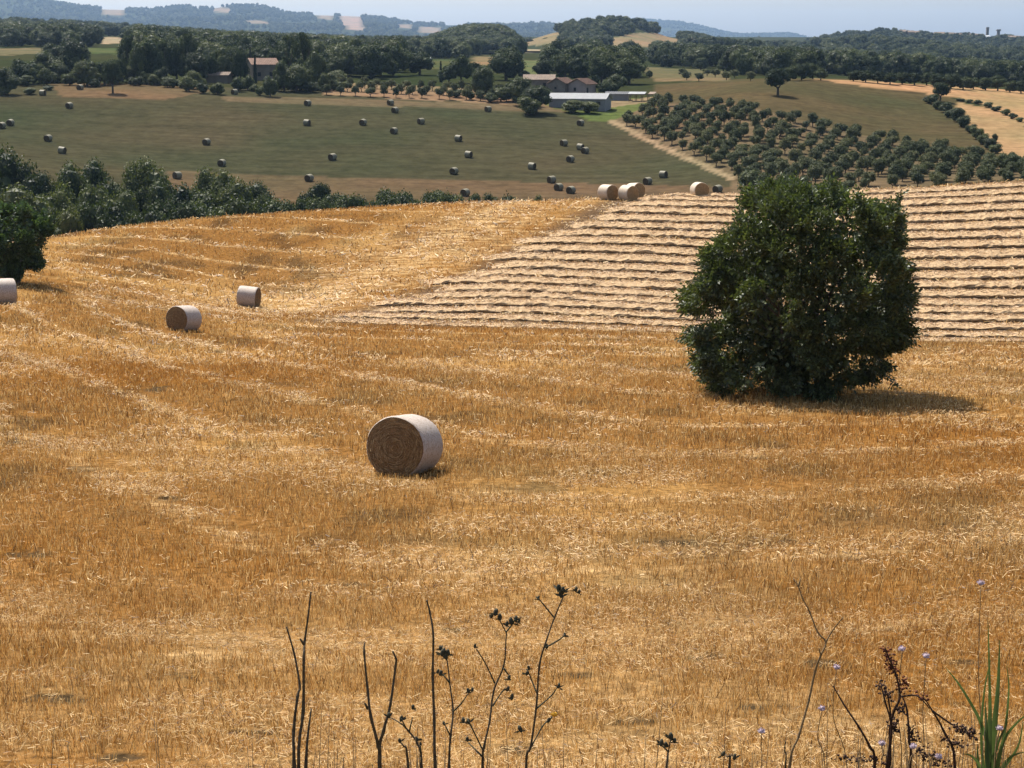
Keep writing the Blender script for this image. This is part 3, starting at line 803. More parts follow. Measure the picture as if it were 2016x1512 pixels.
for k, (px, b, t, w, kind) in enumerate(sorted(BELT)):
    px_tree('farm_tree', kind, px, b, t, w * 1.15, 385, 640, f'{nth(k + 1)} of the dark trees from the left around the two farmsteads above the mown slope', group='trees around the farms')
SHRUBS = [(8, 188, 168, 26), (60, 186, 172, 30), (96, 178, 168, 26), (186, 172, 154, 26), (262, 168, 150, 24), (306, 166, 146, 34), (330, 172, 150, 30), (372, 180, 150, 38), (398, 184, 160, 30), (428, 186, 160, 34), (474, 178, 162, 26),
          (500, 180, 166, 22), (532, 190, 146, 36), (512, 188, 168, 20), (612, 182, 160, 40), (652, 176, 160, 24), (900, 192, 174, 30), (925, 196, 178, 24), (966, 202, 182, 30)]
rf = random.Random(78)
for px in range(20, 670, 15):
    if 400 < px < 462 or 485 < px < 545: continue
    b = float(np.interp(px, [0, 100, 230, 330, 440, 660], [172, 166, 164, 170, 178, 178])) + rf.uniform(-4, 3); SHRUBS.append((px + rf.uniform(-4, 4), b, b - rf.uniform(18, 40), rf.uniform(24, 40)))
for k, (px, b, t, w) in enumerate(sorted(SHRUBS)):
    px_tree('shrub', 'bush', px, b, t, w, 385, 520, f'{nth(k + 1)} low shrub from the left along the top edge of the mown slope', cat='shrub', group='shrubs along the top of the slope')
for px, b, t, w, lab in [(503, 164, 112, 9, 'dark slim cypress in front of the left farmhouse roof'), (494, 156, 98, 9, 'dark cypress just left of the left farmhouse'), (868, 162, 124, 9, 'lone slim cypress above the olive orchard strip'),
                         (933, 170, 144, 8, 'small cypress at the right end of the olive orchard strip')]:
    px_tree('cypress', 'cypress', px, b, t, w * 1.5, 385, 600, lab, group='cypresses')
for k, px in enumerate((1629, 1640, 1651, 1661)):
    px_tree('conifer', 'cypress', px, 146, 100 + abs(k - 1) * 4, 24, 470, 900, f'{nth(k + 1)} tree from the left in the dark conifer clump below the right hill', group='conifer clump')
# orchard strip of olives
k = 0
for row in range(3):
    for px in range(645, 1000, 27):
        x = px + row * 9 + random.uniform(-4, 4)
        b = 187 - row * 8 + (x - 640) * 0.036 + random.uniform(-1, 1)
        px_tree('orchard_olive', 'olive', x, b, b - random.uniform(20, 26), random.uniform(19, 24), 385, 500, 'grey-green olive tree in the short orchard strip above the mown slope', cat='olive tree', group='olives in the orchard strip')
for px, b, t in [(1352, 158, 140), (1376, 160, 142), (1408, 152, 134), (1430, 158, 140), (1446, 154, 136), (1478, 160, 140), (1344, 150, 134), (1392, 150, 134)]:
    px_tree('loose_olive', 'olive', px, b, t, 24, 420, 700, 'grey-green olive tree in the loose row above the oak pasture', cat='olive tree', group='olives above the pasture')

# the big olive grove on the right slope: rows follow the slope
GROVE = [(1216, 240), (1290, 206), (1380, 204), (1460, 214), (1700, 274), (1950, 318), (2060, 334), (2060, 380), (1470, 380), (1445, 350), (1310, 285)]
gl = []
for iy in range(-10, 34):
    for ix in range(-10, 66):
        Y = 281 + iy * 4.3 + 0.32 * ix; X = 16 + ix * 4.0 + iy * 1.45 - 30 + 0.0
        X += random.uniform(-.75, .75); Y += random.uniform(-.85, .85)
        z = hz(X, Y)
        a, b = project(X, Y, z)
        if in_poly(np.array([a]), np.array([b]), GROVE)[0] and a < 2040:
            gl.append((X, Y, z))
random.shuffle(gl)
print('grove olives', len(gl))
for X, Y, z in gl[:300]:
    s = random.uniform(0.75, 1.2)
    tree('olive_tree', 'olive', (X, Y, z - 0.03), 3.05 * s, 3.0 * s * random.uniform(0.9, 1.1), 'young olive tree planted in rows in the dense grove on the right slope', cat='olive tree', group='olives in the grove')

# trees of the right-hand fields
g = ground_hit(1531, 188, 340, 500)
tree('oak_tree', 'oak', g - Vector((0, 0, 0.05)), 56 * g.y / F, 56 * g.y / F, 'lone round oak standing in the brown pasture with a dark shadow', var=0)
g = ground_hit(1851, 200, 340, 520)
tree('oak_tree', 'oak', g - Vector((0, 0, 0.05)), 44 * g.y / F, 40 * g.y / F, 'small spreading oak at the top of the hedge between pasture and tan field', var=1)
HEDGE = [(1826, 203, 14, 22), (1838, 206, 22, 26), (1846, 216, 20, 26), (1862, 222, 22, 30), (1872, 232, 20, 28), (1886, 240, 30, 34), (1898, 250, 26, 34), (1912, 262, 20, 26), (1922, 274, 28, 32), (1936, 284, 24, 30), (1948, 294, 24, 32), (1960, 302, 22, 30), (1958, 280, 18, 14)]
for k, (px, b, h, w) in enumerate(HEDGE):
    px_tree('hedge_bush', 'bush', px, b, b - h, w, 285, 520, f'{nth(k + 1)} bush from the top of the hedge descending below the small spreading oak', cat='bush', group='bushes of the pasture hedge')
for k, (px, b, h, w) in enumerate([(1890, 199, 6, 22), (1908, 202, 7, 20), (1926, 205, 9, 20), (1946, 212, 12, 22), (1962, 219, 12, 24), (1980, 227, 13, 22), (1994, 234, 12, 20), (2008, 240, 10, 20)]):
    px_tree('low_hedge_bush', 'bush', px, b, b - h, w, 300, 520, f'{nth(k + 1)} low bush from the left in the short hedge between the two tan fields', cat='bush', group='bushes of the short hedge')
for k, (px, b, h, w) in enumerate([(1476, 372, 40, 50), (1510, 382, 30, 44), (1780, 310, 24, 26), (1800, 316, 22, 26), (1970, 334, 34, 36), (1992, 338, 38, 40), (2020, 346, 44, 46), (1945, 326, 24, 30), (1916, 320, 20, 30)]):
    px_tree('grove_edge_tree', 'bush', px, b, b - h, w, 262, 420, f'{nth(k + 1)} dark bushy tree along the lower edge of the olive grove', cat='tree', group='trees at the grove edge')
LINE = [(1555, 160, 34, 30), (1578, 158, 36, 34), (1600, 156, 34, 30), (1616, 158, 24, 26), (1680, 160, 24, 28), (1704, 162, 26, 30), (1728, 164, 24, 26), (1752, 166, 24, 28), (1776, 166, 26, 30), (1800, 168, 26, 32), (1824, 168, 26, 28), (1846, 172, 30, 34), (1872, 174, 32, 36),
        (1896, 176, 28, 32), (1916, 176, 26, 28), (1940, 178, 28, 32), (1964, 179, 32, 34), (1988, 182, 26, 28), (2010, 184, 26, 30), (2034, 186, 30, 36), (1380, 138, 26, 30), (1364, 134, 24, 22), (1460, 142, 28, 34), (1424, 140, 24, 28), (1500, 146, 26, 30), (1526, 148, 26, 30)]
for k, (px, b, h, w) in enumerate(sorted(LINE)):
    px_tree('treeline_tree', 'far', px, b, b - h, w * 1.15, 455, 900, f'{nth(k + 1)} tree from the left in the dark row behind the pasture and tan field', group='tree row behind the right fields')

# ------------------------------------------------------------------ woods that read as one mass: crowns set on points
def gn_scatter(name, pts, scl, var, kinds, rot, label, cat):
    me = bpy.data.meshes.new(name)
    me.vertices.add(len(pts)); me.vertices.foreach_set('co', np.asarray(pts, np.float32).ravel())
    for nm, arr in (('inst_rot', rot), ('inst_scale', scl)):
        at = me.attributes.new(nm, 'FLOAT_VECTOR', 'POINT'); at.data.foreach_set('vector', np.asarray(arr, np.float32).ravel())
    at = me.attributes.new('inst_var', 'INT', 'POINT'); at.data.foreach_set('value', np.asarray(var, np.int32))
    o = link(name, me, kind='stuff', label=label)
    ng = bpy.data.node_groups.new(name + '_nodes', 'GeometryNodeTree')
    ng.interface.new_socket('Geometry', in_out='INPUT', socket_type='NodeSocketGeometry')
    ng.interface.new_socket('Geometry', in_out='OUTPUT', socket_type='NodeSocketGeometry')
    n, l = ng.nodes, ng.links
    gi = n.new('NodeGroupInput'); go = n.new('NodeGroupOutput'); jn = n.new('GeometryNodeJoinGeometry')
    ar = n.new('GeometryNodeInputNamedAttribute'); ar.data_type = 'FLOAT_VECTOR'; ar.inputs['Name'].default_value = 'inst_rot'
    asc = n.new('GeometryNodeInputNamedAttribute'); asc.data_type = 'FLOAT_VECTOR'; asc.inputs['Name'].default_value = 'inst_scale'
    av = n.new('GeometryNodeInputNamedAttribute'); av.data_type = 'INT'; av.inputs['Name'].default_value = 'inst_var'
    for i, ob in enumerate(kinds):
        ip = n.new('GeometryNodeInstanceOnPoints'); oi = n.new('GeometryNodeObjectInfo'); oi.transform_space = 'ORIGINAL'
        oi.inputs['Object'].default_value = ob
        cmp = n.new('FunctionNodeCompare'); cmp.data_type = 'INT'; cmp.operation = 'EQUAL'
        l.new([s for s in av.outputs if s.enabled][0], cmp.inputs[2]); cmp.inputs[3].default_value = i
        l.new(gi.outputs[0], ip.inputs['Points']); l.new(cmp.outputs[0], ip.inputs['Selection'])
        l.new(oi.outputs['Geometry'], ip.inputs['Instance'])
        l.new([s for s in ar.outputs if s.enabled][0], ip.inputs['Rotation']); l.new([s for s in asc.outputs if s.enabled][0], ip.inputs['Scale'])
        l.new(ip.outputs[0], jn.inputs[0])
    l.new(jn.outputs[0], go.inputs[0])
    md = o.modifiers.new('scatter', 'NODES'); md.node_group = ng
    return o
KINDS = [CROWN_OBJ[k] for k in sorted(CROWN_OBJ) if k[0] in ('far', 'broad')]
def wood(name, pts, h0, h1, w0, w1, label, seed):
    r = np.random.default_rng(seed); n = len(pts)
    hgt = r.uniform(h0, h1, n); w = hgt * r.uniform(w0, w1, n)
    scl = np.stack([w, w * r.uniform(.85, 1.15, n), hgt], 1)
    rot = np.stack([np.zeros(n), np.zeros(n), r.uniform(0, 6.28, n)], 1)
    gn_scatter(name, pts, scl, r.integers(0, len(KINDS), n), KINDS, rot, label, 'wood')
# the wooded plain
r = np.random.default_rng(31)
n = 9500
px = r.uniform(-500, 2500, n); Y = np.exp(r.uniform(math.log(500), math.log(2300), n))
X = (px - 1008) / F * Y; Z = height(X, Y)
ppx, ppy = project(X, Y, Z)
_, tpy = project(X, Y, Z + 9.0)
dens = fbm(X / 90.0, Y / 140.0, 77, 3)
keep = dens > np.interp(Y, [500, 620, 900, 2300], [0.30, 0.30, 0.26, 0.24])
keep &= ~((px > 1270) & (Y < 560)) & ~((px > 1600) & (Y < 640))
wp = 5.0 * F / Y
for poly, c, y0, y1 in WOODY:
    for dx in (-0.8, 0, 0.8):
        for f in (0.0, 0.25, 0.5, 0.75, 1.0):
            keep &= ~in_poly(ppx + dx * wp, ppy + (tpy - ppy) * f, poly)
for bx0, bx1, by0, by1, yb in [(480, 545, 112, 165, 470), (1025, 1170, 150, 215, 470)]:
    keep &= ~((ppx > bx0) & (ppx < bx1) & (Y < yb))
pts = np.stack([X, Y, Z - 0.5], 1)[keep]
print('plain wood', len(pts))
wood('plain_woodland', pts, 6.5, 12.0, 0.75, 1.25, 'dark woodland spread over the plain behind the farms', 5)
def hill_wood(hname, wname, n, h0, h1, label, seed, ridge_n, thr=0.0):
    X, Y, Z, ppx, ppy, patches = HILL_H[hname]
    r = np.random.default_rng(seed)
    i = r.uniform(0, 40.5, n); j = r.uniform(0, X.shape[1] - 1.01, n)
    i2 = r.uniform(37, 40.2, ridge_n); j2 = r.uniform(0, X.shape[1] - 1.01, ridge_n)
    i = np.concatenate([i, i2]); j = np.concatenate([j, j2])
    i0, j0 = i.astype(int), j.astype(int); fi, fj = i - i0, j - j0
    g = lambda A: A[i0, j0]*(1-fi)*(1-fj) + A[i0+1, j0]*fi*(1-fj) + A[i0, j0+1]*(1-fi)*fj + A[i0+1, j0+1]*fi*fj
    x, y, z, a, b = g(X), g(Y), g(Z), g(ppx), g(ppy)
    k = fbm(x / (h1 * 9), y / (h1 * 14), seed, 3) > thr
    hp = 0.8 * h1 * F / y
    for poly, c in patches:
        for f in (0, 0.5, 1.0):
            k &= ~in_poly(a, b - hp * f, poly)
    wood(wname, np.stack([x, y, z - 0.5], 1)[k], h0, h1, 0.8, 1.4, label, seed)
hill_wood('wooded_hill', 'hilltop_woodland', 1500, 7, 12, 'dark woodland covering the rounded hill right of centre', 41, 160, 0.30)
hill_wood('wooded_mound', 'mound_woodland', 700, 8, 13, 'dark woodland covering the low mound left of the rounded hill', 43, 60, 0.2)
hill_wood('village_hill', 'village_hill_woodland', 3600, 7, 12, 'blue-green woodland covering the hill under the village', 47, 200, 0.25)
hill_wood('far_hill', 'far_hill_woodland', 13000, 11, 21, 'hazy woodland on the far blue hills', 53, 600, 0.12)
hill_wood('distant_hill', 'distant_hill_woodland', 3500, 11, 20, 'hazy woodland on the most distant blue hill', 59, 120, 0.25)

# ------------------------------------------------------------------ buildings
def gable_house(name, loc, rz, L, W, hw, hr, wall, roof, label, eave=0.35, doors=(), windows=(), cat='building', lean=0.0):
    """long axis X; doors/windows: (side, offset, z, w, h) with side 'f' front (-Y), 'l'/'r' gable ends"""
    o = link(name, None, loc=loc, label=label, cat=cat); o.rotation_euler = (0, 0, rz); o.empty_display_size = 0.2
    mb = MB(); x, y = L / 2, W / 2
    d = -1.2
    vs = [(-x,-y,d),(x,-y,d),(x,y,d),(-x,y,d),(-x,-y,hw),(x,-y,hw),(x,y,hw + lean),(-x,y,hw + lean),(-x,0,hr),(x,0,hr)]
    mb.add(vs, [(0,1,5,4),(2,3,7,6),(1,2,6,9,5),(3,0,4,8,7)])
    link('wall', mb.mesh('wall', [wall], False), parent=o)
    th = 0.16
    for s, yy, zz, nm in ((-1, -y, hw, 'roof_slope'), (1, y, hw + lean, 'roof_slope')):
        rb_ = MB()
        sl = (hr - zz) / y
        e = Vector((0, s * (y + eave), zz - sl * eave + 0.03)); t = Vector((0, 0, hr + 0.03))
        xs = (-x - eave, x + eave)
        v = [(xs[0], e.y, e.z), (xs[1], e.y, e.z), (xs[1], t.y, t.z), (xs[0], t.y, t.z)]
        v += [(a, b, c + th) for a, b, c in v]
        rb_.add(v, [(3,2,1,0),(4,5,6,7),(0,1,5,4),(1,2,6,5),(2,3,7,6),(3,0,4,7)])
        nr = int((L + 2 * eave) / 0.5)                                  # rolls of the covering
        for q in range(nr + 1):
            xx = xs[0] + (xs[1] - xs[0]) * q / nr
            a, b = Vector((xx, e.y, e.z + th)), Vector((xx, t.y, t.z + th))
            rb_.tube([a, b], 0.09, 5)
        link(nm, rb_.mesh('roof_slope', [roof], False), parent=o)
    for lst, nm, mt in ((doors, 'door', 'opening_dark'), (windows, 'window', 'opening_dark')):
        for side, off, z, w, h in lst:
            wb = MB()
            if side == 'f': c, dd = (off, -y - 0.005, z + h / 2), (w, 0.12, h)
            elif side == 'l': c, dd = (-x - 0.005, off, z + h / 2), (0.12, w, h)
            else: c, dd = (x + 0.005, off, z + h / 2), (0.12, w, h)
            wb.box(c, dd)
            link(nm, wb.mesh(nm, [mt], False), parent=o)
    return o
def bpos(px, py, y0=385, y1=520): return ground_hit(px, py, y0, y1)
g = bpos(1142, 213)
gable_house('farm_shed', g, math.radians(-16), 14.2, 6.6, 2.3, 3.5, 'block_grey', 'roof_sheet', 'long low shed with pale sheet roof in front of the farmhouse',
            doors=[('l', -0.6, 0, 1.6, 2.0)], windows=[('f', 3.5, 0.9, 1.2, 0.8), ('f', 5.4, 0.9, 1.0, 0.8)])
g = bpos(1146, 187)
gable_house('farmhouse_wing', g, math.radians(62), 6.4, 5.2, 2.9, 4.2, 'plaster_pink', 'roof_terracotta', 'pinkish gabled end of the farmhouse, rightmost of its three roofs', doors=[('f', -2.2, 0, 0.9, 2.0)], windows=[('l', 0.6, 1.1, 0.7, 0.9)])
g = bpos(1106, 184)
gable_house('farmhouse_wing', g, math.radians(62), 6.0, 5.0, 2.7, 4.0, 'stone_wall', 'roof_terracotta', 'brown gabled middle part of the farmhouse with red tiled roof', windows=[('l', 0.4, 1.2, 0.6, 0.6)])
g = bpos(1062, 178)
gable_house('farmhouse_wing', g, math.radians(-4), 8.0, 5.5, 2.9, 4.1, 'stone_wall', 'roof_old_tile', 'long left part of the farmhouse half hidden by trees', windows=[('f', 1.5, 1.2, 0.8, 0.9)])
g = bpos(1216, 197)
gable_house('small_shed', g, math.radians(-8), 5.6, 3.2, 1.5, 2.0, 'block_grey', 'roof_sheet_dark', 'small dark shed with grey roof right of the long shed')
g = bpos(1264, 199)
o = link('open_shelter', None, loc=g, label='open wooden shelter on posts beside the small dark shed', cat='shelter'); o.rotation_euler = (0, 0, math.radians(-14))
for ix in range(5):
    for iy in range(2):
        pb = MB(); pb.box((-3.2 + 1.6 * ix, -1.2 + 2.4 * iy, 0.75), (0.16, 0.16, 2.3)); link('post', pb.mesh('post', ['timber'], False), parent=o)
for k, (xa, xb) in enumerate(((-3.5, -1.2), (-1.15, 0.9), (1.8, 3.5))):
    rb_ = MB(); rb_.add([(xa, -1.5, 1.75), (xb, -1.5, 1.75), (xb, 1.5, 2.25), (xa, 1.5, 2.25), (xa, -1.5, 1.85), (xb, -1.5, 1.85), (xb, 1.5, 2.35), (xa, 1.5, 2.35)], [(3,2,1,0),(4,5,6,7),(0,1,5,4),(1,2,6,5),(2,3,7,6),(3,0,4,7)])
    link('roof_panel', rb_.mesh('roof_panel', ['roof_sheet' if k != 2 else 'roof_old_tile'], False), parent=o)
rb_ = MB(); rb_.box((0, -1.2, 1.68), (7.0, 0.14, 0.14)); rb_.box((0, 1.2, 1.72), (7.0, 0.14, 0.14)); link('beam', rb_.mesh('beam', ['timber'], False), parent=o)
g = bpos(517, 157)
gable_house('farmhouse', g, math.radians(24), 7.4, 6.4, 4.2, 5.8, 'plaster_tan', 'roof_terracotta', 'tan farmhouse with reddish tiled roof among the dark trees on the left', windows=[('f', 1.6, 1.0, 0.9, 1.1), ('f', -1.8, 1.0, 0.9, 1.1)], doors=[('r', 0, 0, 1.0, 2.0)])
g = bpos(431, 163)
gable_house('outbuilding', g, math.radians(-8), 6.2, 3.6, 2.0, 2.7, 'plaster_tan', 'roof_old_tile', 'small outbuilding with pale roof left of the tan farmhouse')
for px_, Yh, L_, W_, hw_, hr_, wall_, roof_, lab in [
    (862, 900, 15, 8, 3.4, 5.0, 'plaster_tan', 'roof_sheet', 'wide grey-roofed barn in the woods left of centre'), (910, 930, 8, 7, 3.6, 5.2, 'plaster_tan', 'roof_old_tile', 'small tan-roofed house right of the grey-roofed barn'),
    (778, 690, 7, 4, 2.0, 2.6, 'white_paint', 'roof_sheet', 'small pale glasshouse, left of two in the woods'), (828, 700, 10, 4, 2.0, 2.6, 'white_paint', 'roof_sheet', 'long pale glasshouse, right of two in the woods'),
    (1480, 760, 9, 6, 3.0, 4.2, 'white_paint', 'roof_sheet', 'white house glimpsed left of the lone oak'), (1500, 800, 7, 6, 3.0, 4.2, 'white_paint', 'roof_sheet', 'second white house glimpsed behind the lone oak'),
    (1574, 760, 9, 6, 3.2, 4.6, 'plaster_tan', 'roof_old_tile', 'tan house glimpsed right of the lone oak')]:
    x_ = (px_ - 1008) / F * Yh
    gable_house('far_house', (x_, Yh, hz(x_, Yh)), random.uniform(-.4, .4), L_, W_, hw_, hr_, wall_, roof_, lab, cat='house')
# village along the right hill's crest
def on_hill(hn, px, t):
    X, Y, Z, a, b, _ = HILL_H[hn]
    i = int(t * 39); j = int(np.argmin(np.abs(a[i] - px)))
    return Vector((X[i, j], Y[i, j], Z[i, j]))
VIL = [(1792, 10, 'plaster_tan'), (1806, 8, 'stone_wall'), (1850, 14, 'plaster_tan'), (1868, 12, 'stone_wall'), (1884, 10, 'plaster_pink'), (1915, 12, 'stone_wall'), (1930, 10, 'plaster_tan'), (1990, 13, 'stone_wall'), (2004, 11, 'plaster_tan'), (1776, 8, 'plaster_tan')]
for k, (px_, L_, wl_) in enumerate(sorted(VIL)):
    p = on_hill('village_hill', px_, 0.985)
    gable_house('village_house', p + Vector((0, 0, 2.0)), random.uniform(-.5, .5), L_, 8, 5.0, 7.2, wl_, 'roof_old_tile', f'{nth(k + 1)} house from the left in the village on the right hill', cat='house')
p = on_hill('village_hill', 1942, 0.97)
gable_house('village_house', p + Vector((0, 0, 2.5)), 0.2, 5, 5, 5.0, 6.5, 'white_paint', 'white_paint', 'bright white house below the village tower', cat='house')
for px_, w_, h_, flare, lab in ((1942, 3.2, 16.5, 0.0, 'tall slim stone tower in the hilltop village'), (1963, 3.4, 14.5, 0.9, 'stone tower with flared battlements in the hilltop village')):
    p = on_hill('village_hill', px_, 0.99)
    o = link('tower', None, loc=p, label=lab, cat='tower')
    tb = MB(); tb.box((0, 0, h_ / 2 - 1), (w_, w_, h_ + 2)); link('shaft', tb.mesh('shaft', ['stone_wall'], False), parent=o)
    tb = MB(); tb.box((0, 0, h_ + 0.9), (w_ + 0.3 + flare * 1.6, w_ + 0.3 + flare * 1.6, 1.8))
    for q in (-1, 0, 1): tb.box((q * (w_ / 2.4 + flare * .5), -(w_ / 2 + flare * .7), h_ + 2.1), (0.8, 0.5, 0.7))
    link('battlement', tb.mesh('battlement', ['stone_wall'], False), parent=o)

# ------------------------------------------------------------------ round bales
def bale_meshes(R=0.71, L=1.22, nseg=56, straws=900, seed=3):
    r = random.Random(seed)
    def rad(a, x):
        k = R * (1 + 0.008 * math.sin(3 * a + 1) + 0.006 * math.sin(7 * a + 2) + 0.008 * math.sin(5 * x + 2 * a))
        z = k * math.sin(a)
        if z < -R * 0.87: k *= (R * 0.87) / -z * 1.0           # weight flattens the underside
        return k
    xs = [-L/2, -L/2 + 0.012, -L/2 + 0.05, -L/2 + 0.12, -L/4, 0, L/4, L/2 - 0.12, L/2 - 0.05, L/2 - 0.012, L/2]
    ed = [0.955, 0.978, 0.992, 1, 1.004, 1.006, 1.003, 1, 0.992, 0.978, 0.955]
    vs = []; fs = []
    for i, (x, e) in enumerate(zip(xs, ed)):
        for k in range(nseg):
            a = 2 * math.pi * k / nseg; q = rad(a, x) * e
            vs.append((x, q * math.cos(a), q * math.sin(a)))
    for i in range(len(xs) - 1):
        for k in range(nseg):
            fs.append((i*nseg + k, i*nseg + (k+1) % nseg, (i+1)*nseg + (k+1) % nseg, (i+1)*nseg + k))
    w = MB(); w.add(vs, fs)
    ends = []
    for s in (-1, 1):
        vs = []; fs = []; rr = [0.956, 0.9, 0.8, 0.68, 0.55, 0.42, 0.3, 0.18, 0.08]
        for i, e in enumerate(rr):
            for k in range(nseg):
                a = 2 * math.pi * k / nseg; q = rad(a, s * L / 2) * e
                sp = (i * 0.5 + a / 6.283)
                bulge = 0.035 * (1 - e * e) + (0.0 if i == 0 else 0.014 * math.sin(sp * 6.283 * 1.0) + r.uniform(-.007, .007))
                vs.append((s * (L / 2 + (bulge if i else -0.004)), q * math.cos(a), q * math.sin(a)))
        vs.append((s * (L / 2 + 0.03), 0, 0))
        for i in range(len(rr) - 1):
            for k in range(nseg):
                f = (i*nseg + k, i*nseg + (k+1) % nseg, (i+1)*nseg + (k+1) % nseg, (i+1)*nseg + k)
                fs.append(f if s > 0 else f[::-1])
        c = len(vs) - 1; i = len(rr) - 1
        for k in range(nseg):
            f = (i*nseg + k, i*nseg + (k+1) % nseg, c); fs.append(f if s > 0 else f[::-1])
        b = MB(); b.add(vs, fs)
        for k in range(straws):                                   # straw ends lying along the roll
            a = r.uniform(0, 6.283); q = R * 0.95 * math.sqrt(r.random()); da = r.uniform(0.03, 0.16) / max(q, 0.15)
            x0 = s * (L / 2 + 0.035 * (1 - (q / R) ** 2) + r.uniform(0.004, 0.02)); x1 = x0 + s * r.uniform(-0.01, 0.045)
            q2 = min(q + r.uniform(-.03, .03), R * 0.95); wd = r.uniform(0.004, 0.009)
            if q * math.sin(a) < -R * 0.88: continue
            p0 = Vector((x0, q * math.cos(a), q * math.sin(a))); p1 = Vector((x1, q2 * math.cos(a + da), q2 * math.sin(a + da)))
            n_ = Vector((0, math.cos(a), math.sin(a))) * wd
            b.add([p0 - n_, p0 + n_, p1 + n_ * .6, p1 - n_ * .6], [(0, 1, 2, 3)], 1 if r.random() < 0.45 else 0)
        ends.append(b)
    return w, ends
bw, be = bale_meshes()
BALE = {}
for nm in ('straw', 'hay', 'gold'):
    BALE[nm] = (bw.mesh('net_wrap', ['net_' + nm]), [e.mesh('rolled_end', ['end_' + nm, 'bale_straw' if nm != 'hay' else 'end_hay']) for e in be])
bw2, be2 = bale_meshes(nseg=24, straws=120, seed=5)
BALE['hay'] = (bw2.mesh('net_wrap', ['net_hay']), [e.mesh('rolled_end', ['end_hay', 'end_hay']) for e in be2])
def bale(px, py, y0, y1, face_deg, kind, label, name='straw_bale', group=None, sc=1.0, loc=None, tilt=0.0):
    """face_deg: how far the near end turns away from the viewer, + to the right"""
    g = ground_hit(px, py, y0, y1) if loc is None else loc
    view = math.atan2(g.x, g.y)
    a = math.radians(face_deg)
    # direction the end looks: back to the viewer, turned by face_deg to the viewer's right
    dx, dy = -math.sin(view), -math.cos(view)
    rx, ry = math.cos(view), -math.sin(view)
    ex, ey = dx * math.cos(a) + rx * math.sin(a), dy * math.cos(a) + ry * math.sin(a)
    o = link(name, None, loc=(g.x, g.y, g.z - 0.07), label=label, cat='bale', group=group)
    o.empty_display_size = 0.2
    sl = (hz(g.x + ex * .6, g.y + ey * .6) - hz(g.x - ex * .6, g.y - ey * .6)) / 1.2
    rot = Matrix.Rotation(math.atan2(ey, ex), 4, 'Z') @ Matrix.Rotation(-math.atan(sl) - math.radians(tilt), 4, 'Y')
    o.rotation_euler = rot.to_euler(); o.scale = (sc, sc, sc)
    w, ends = BALE[kind]
    spin = random.uniform(-0.04, 0.04)
    for nm, me in (('net_wrap', w), ('rolled_end', ends[0]), ('rolled_end', ends[1])):
        c = link(nm, me, parent=o, loc=(0, 0, 0.66)); c.rotation_euler = (spin, 0, 0)
    return o
GB = 'straw bales on the stubble field'
bale(794, 930, 30, 45, -22, 'straw', 'largest round straw bale, alone in the middle foreground', group=GB, sc=1.0, tilt=4.5)
bale(361, 651, 70, 95, -38, 'straw', 'round straw bale at left centre with its straw end turned left', group=GB)
bale(489, 603, 95, 115, 72, 'straw', 'round straw bale seen from its wrapped side beside the pale trail', group=GB)
bale(4, 597, 75, 98, -78, 'straw', 'round straw bale cut by the left edge, nearest the small tree', group=GB)
bale(2, 546, 98, 125, 30, 'straw', 'straw bale half hidden behind the small tree at the left edge', group=GB)
bale(1197, 392.5, 135, 150, 42, 'gold', 'leftmost of the three sunlit bales together on the crest', group=GB)
bale(1237, 394, 132, 150, 40, 'gold', 'middle front bale of the three together on the crest', group=GB)
g = P(1251, 388, 149.6); bale(0, 0, 0, 0, 42, 'gold', 'rear bale of the three on the crest, partly covered by the middle one', group=GB, loc=Vector((g.x, 149.6, hz(g.x, 149.6))))
bale(1377, 387.5, 138, 153, 22, 'gold', 'single sunlit bale on the crest left of the big bushy tree', group=GB)
g = P(1070, 398, 160.0); bale(0, 0, 0, 0, 8, 'gold', 'bale sunk behind the crest with only its rounded top showing', group=GB, loc=Vector((g.x, 160.0, hz(g.x, 160.0))))
HAYB = [(137, 213), (158, 177), (84, 188), (21, 247), (4, 253), (95, 278), (122, 302), (407, 285), (437, 327), (349, 352), (606, 208), (604, 247), (655, 315), (609, 357), (715, 246), (769, 207), (778, 222), (776, 263), (829, 244), (961, 220), (902, 278),
        (922, 310), (894, 343), (916, 386), (1110, 287), (1142, 295), (1152, 302), (1123, 319), (1047, 333), (1086, 360), (1100, 375), (1124, 381), (1275, 363), (1306, 350), (1413, 379), (1143, 247), (462, 186)]
for k, (px_, py_) in enumerate(sorted(HAYB)):
    bale(px_, py_, 268, 440, random.choice((-28, -40, -52, -35, 60)), 'hay', f'{nth(k + 1)} dark hay bale from the left on the mown green slope', name='hay_bale', group='hay bales on the mown slope')

# ------------------------------------------------------------------ stubble, loose straw
def straw_mesh(name, parts, mat, label):
    Vs = []; Qs = []; Cs = []; b = 0
    for V, C in parts:
        n_ = len(V) // 4
        Vs.append(V); Qs.append(np.arange(4 * n_).reshape(-1, 4) + b); Cs.append(np.repeat(C, 4, 0)); b += len(V)
    me = np_mesh(name, np.concatenate(Vs), Q=np.concatenate(Qs), mats=[mat])
    set_col(me, 'straw_col', np.concatenate(Cs))
    return link(name, me, kind='stuff', label=label)
SC = np.array([(0.300, 0.130, 0.024), (0.390, 0.200, 0.050), (0.500, 0.300, 0.098), (0.660, 0.455, 0.195), (0.095, 0.048, 0.016)])
def region_pts(y0, y1, dens, r):
    area = 0.335 * (y1 * y1 - y0 * y0)
    n_ = int(area * dens)
    y = np.sqrt(r.uniform(y0 * y0, y1 * y1, n_)); x = y * r.uniform(-0.335, 0.335, n_)
    return x, y
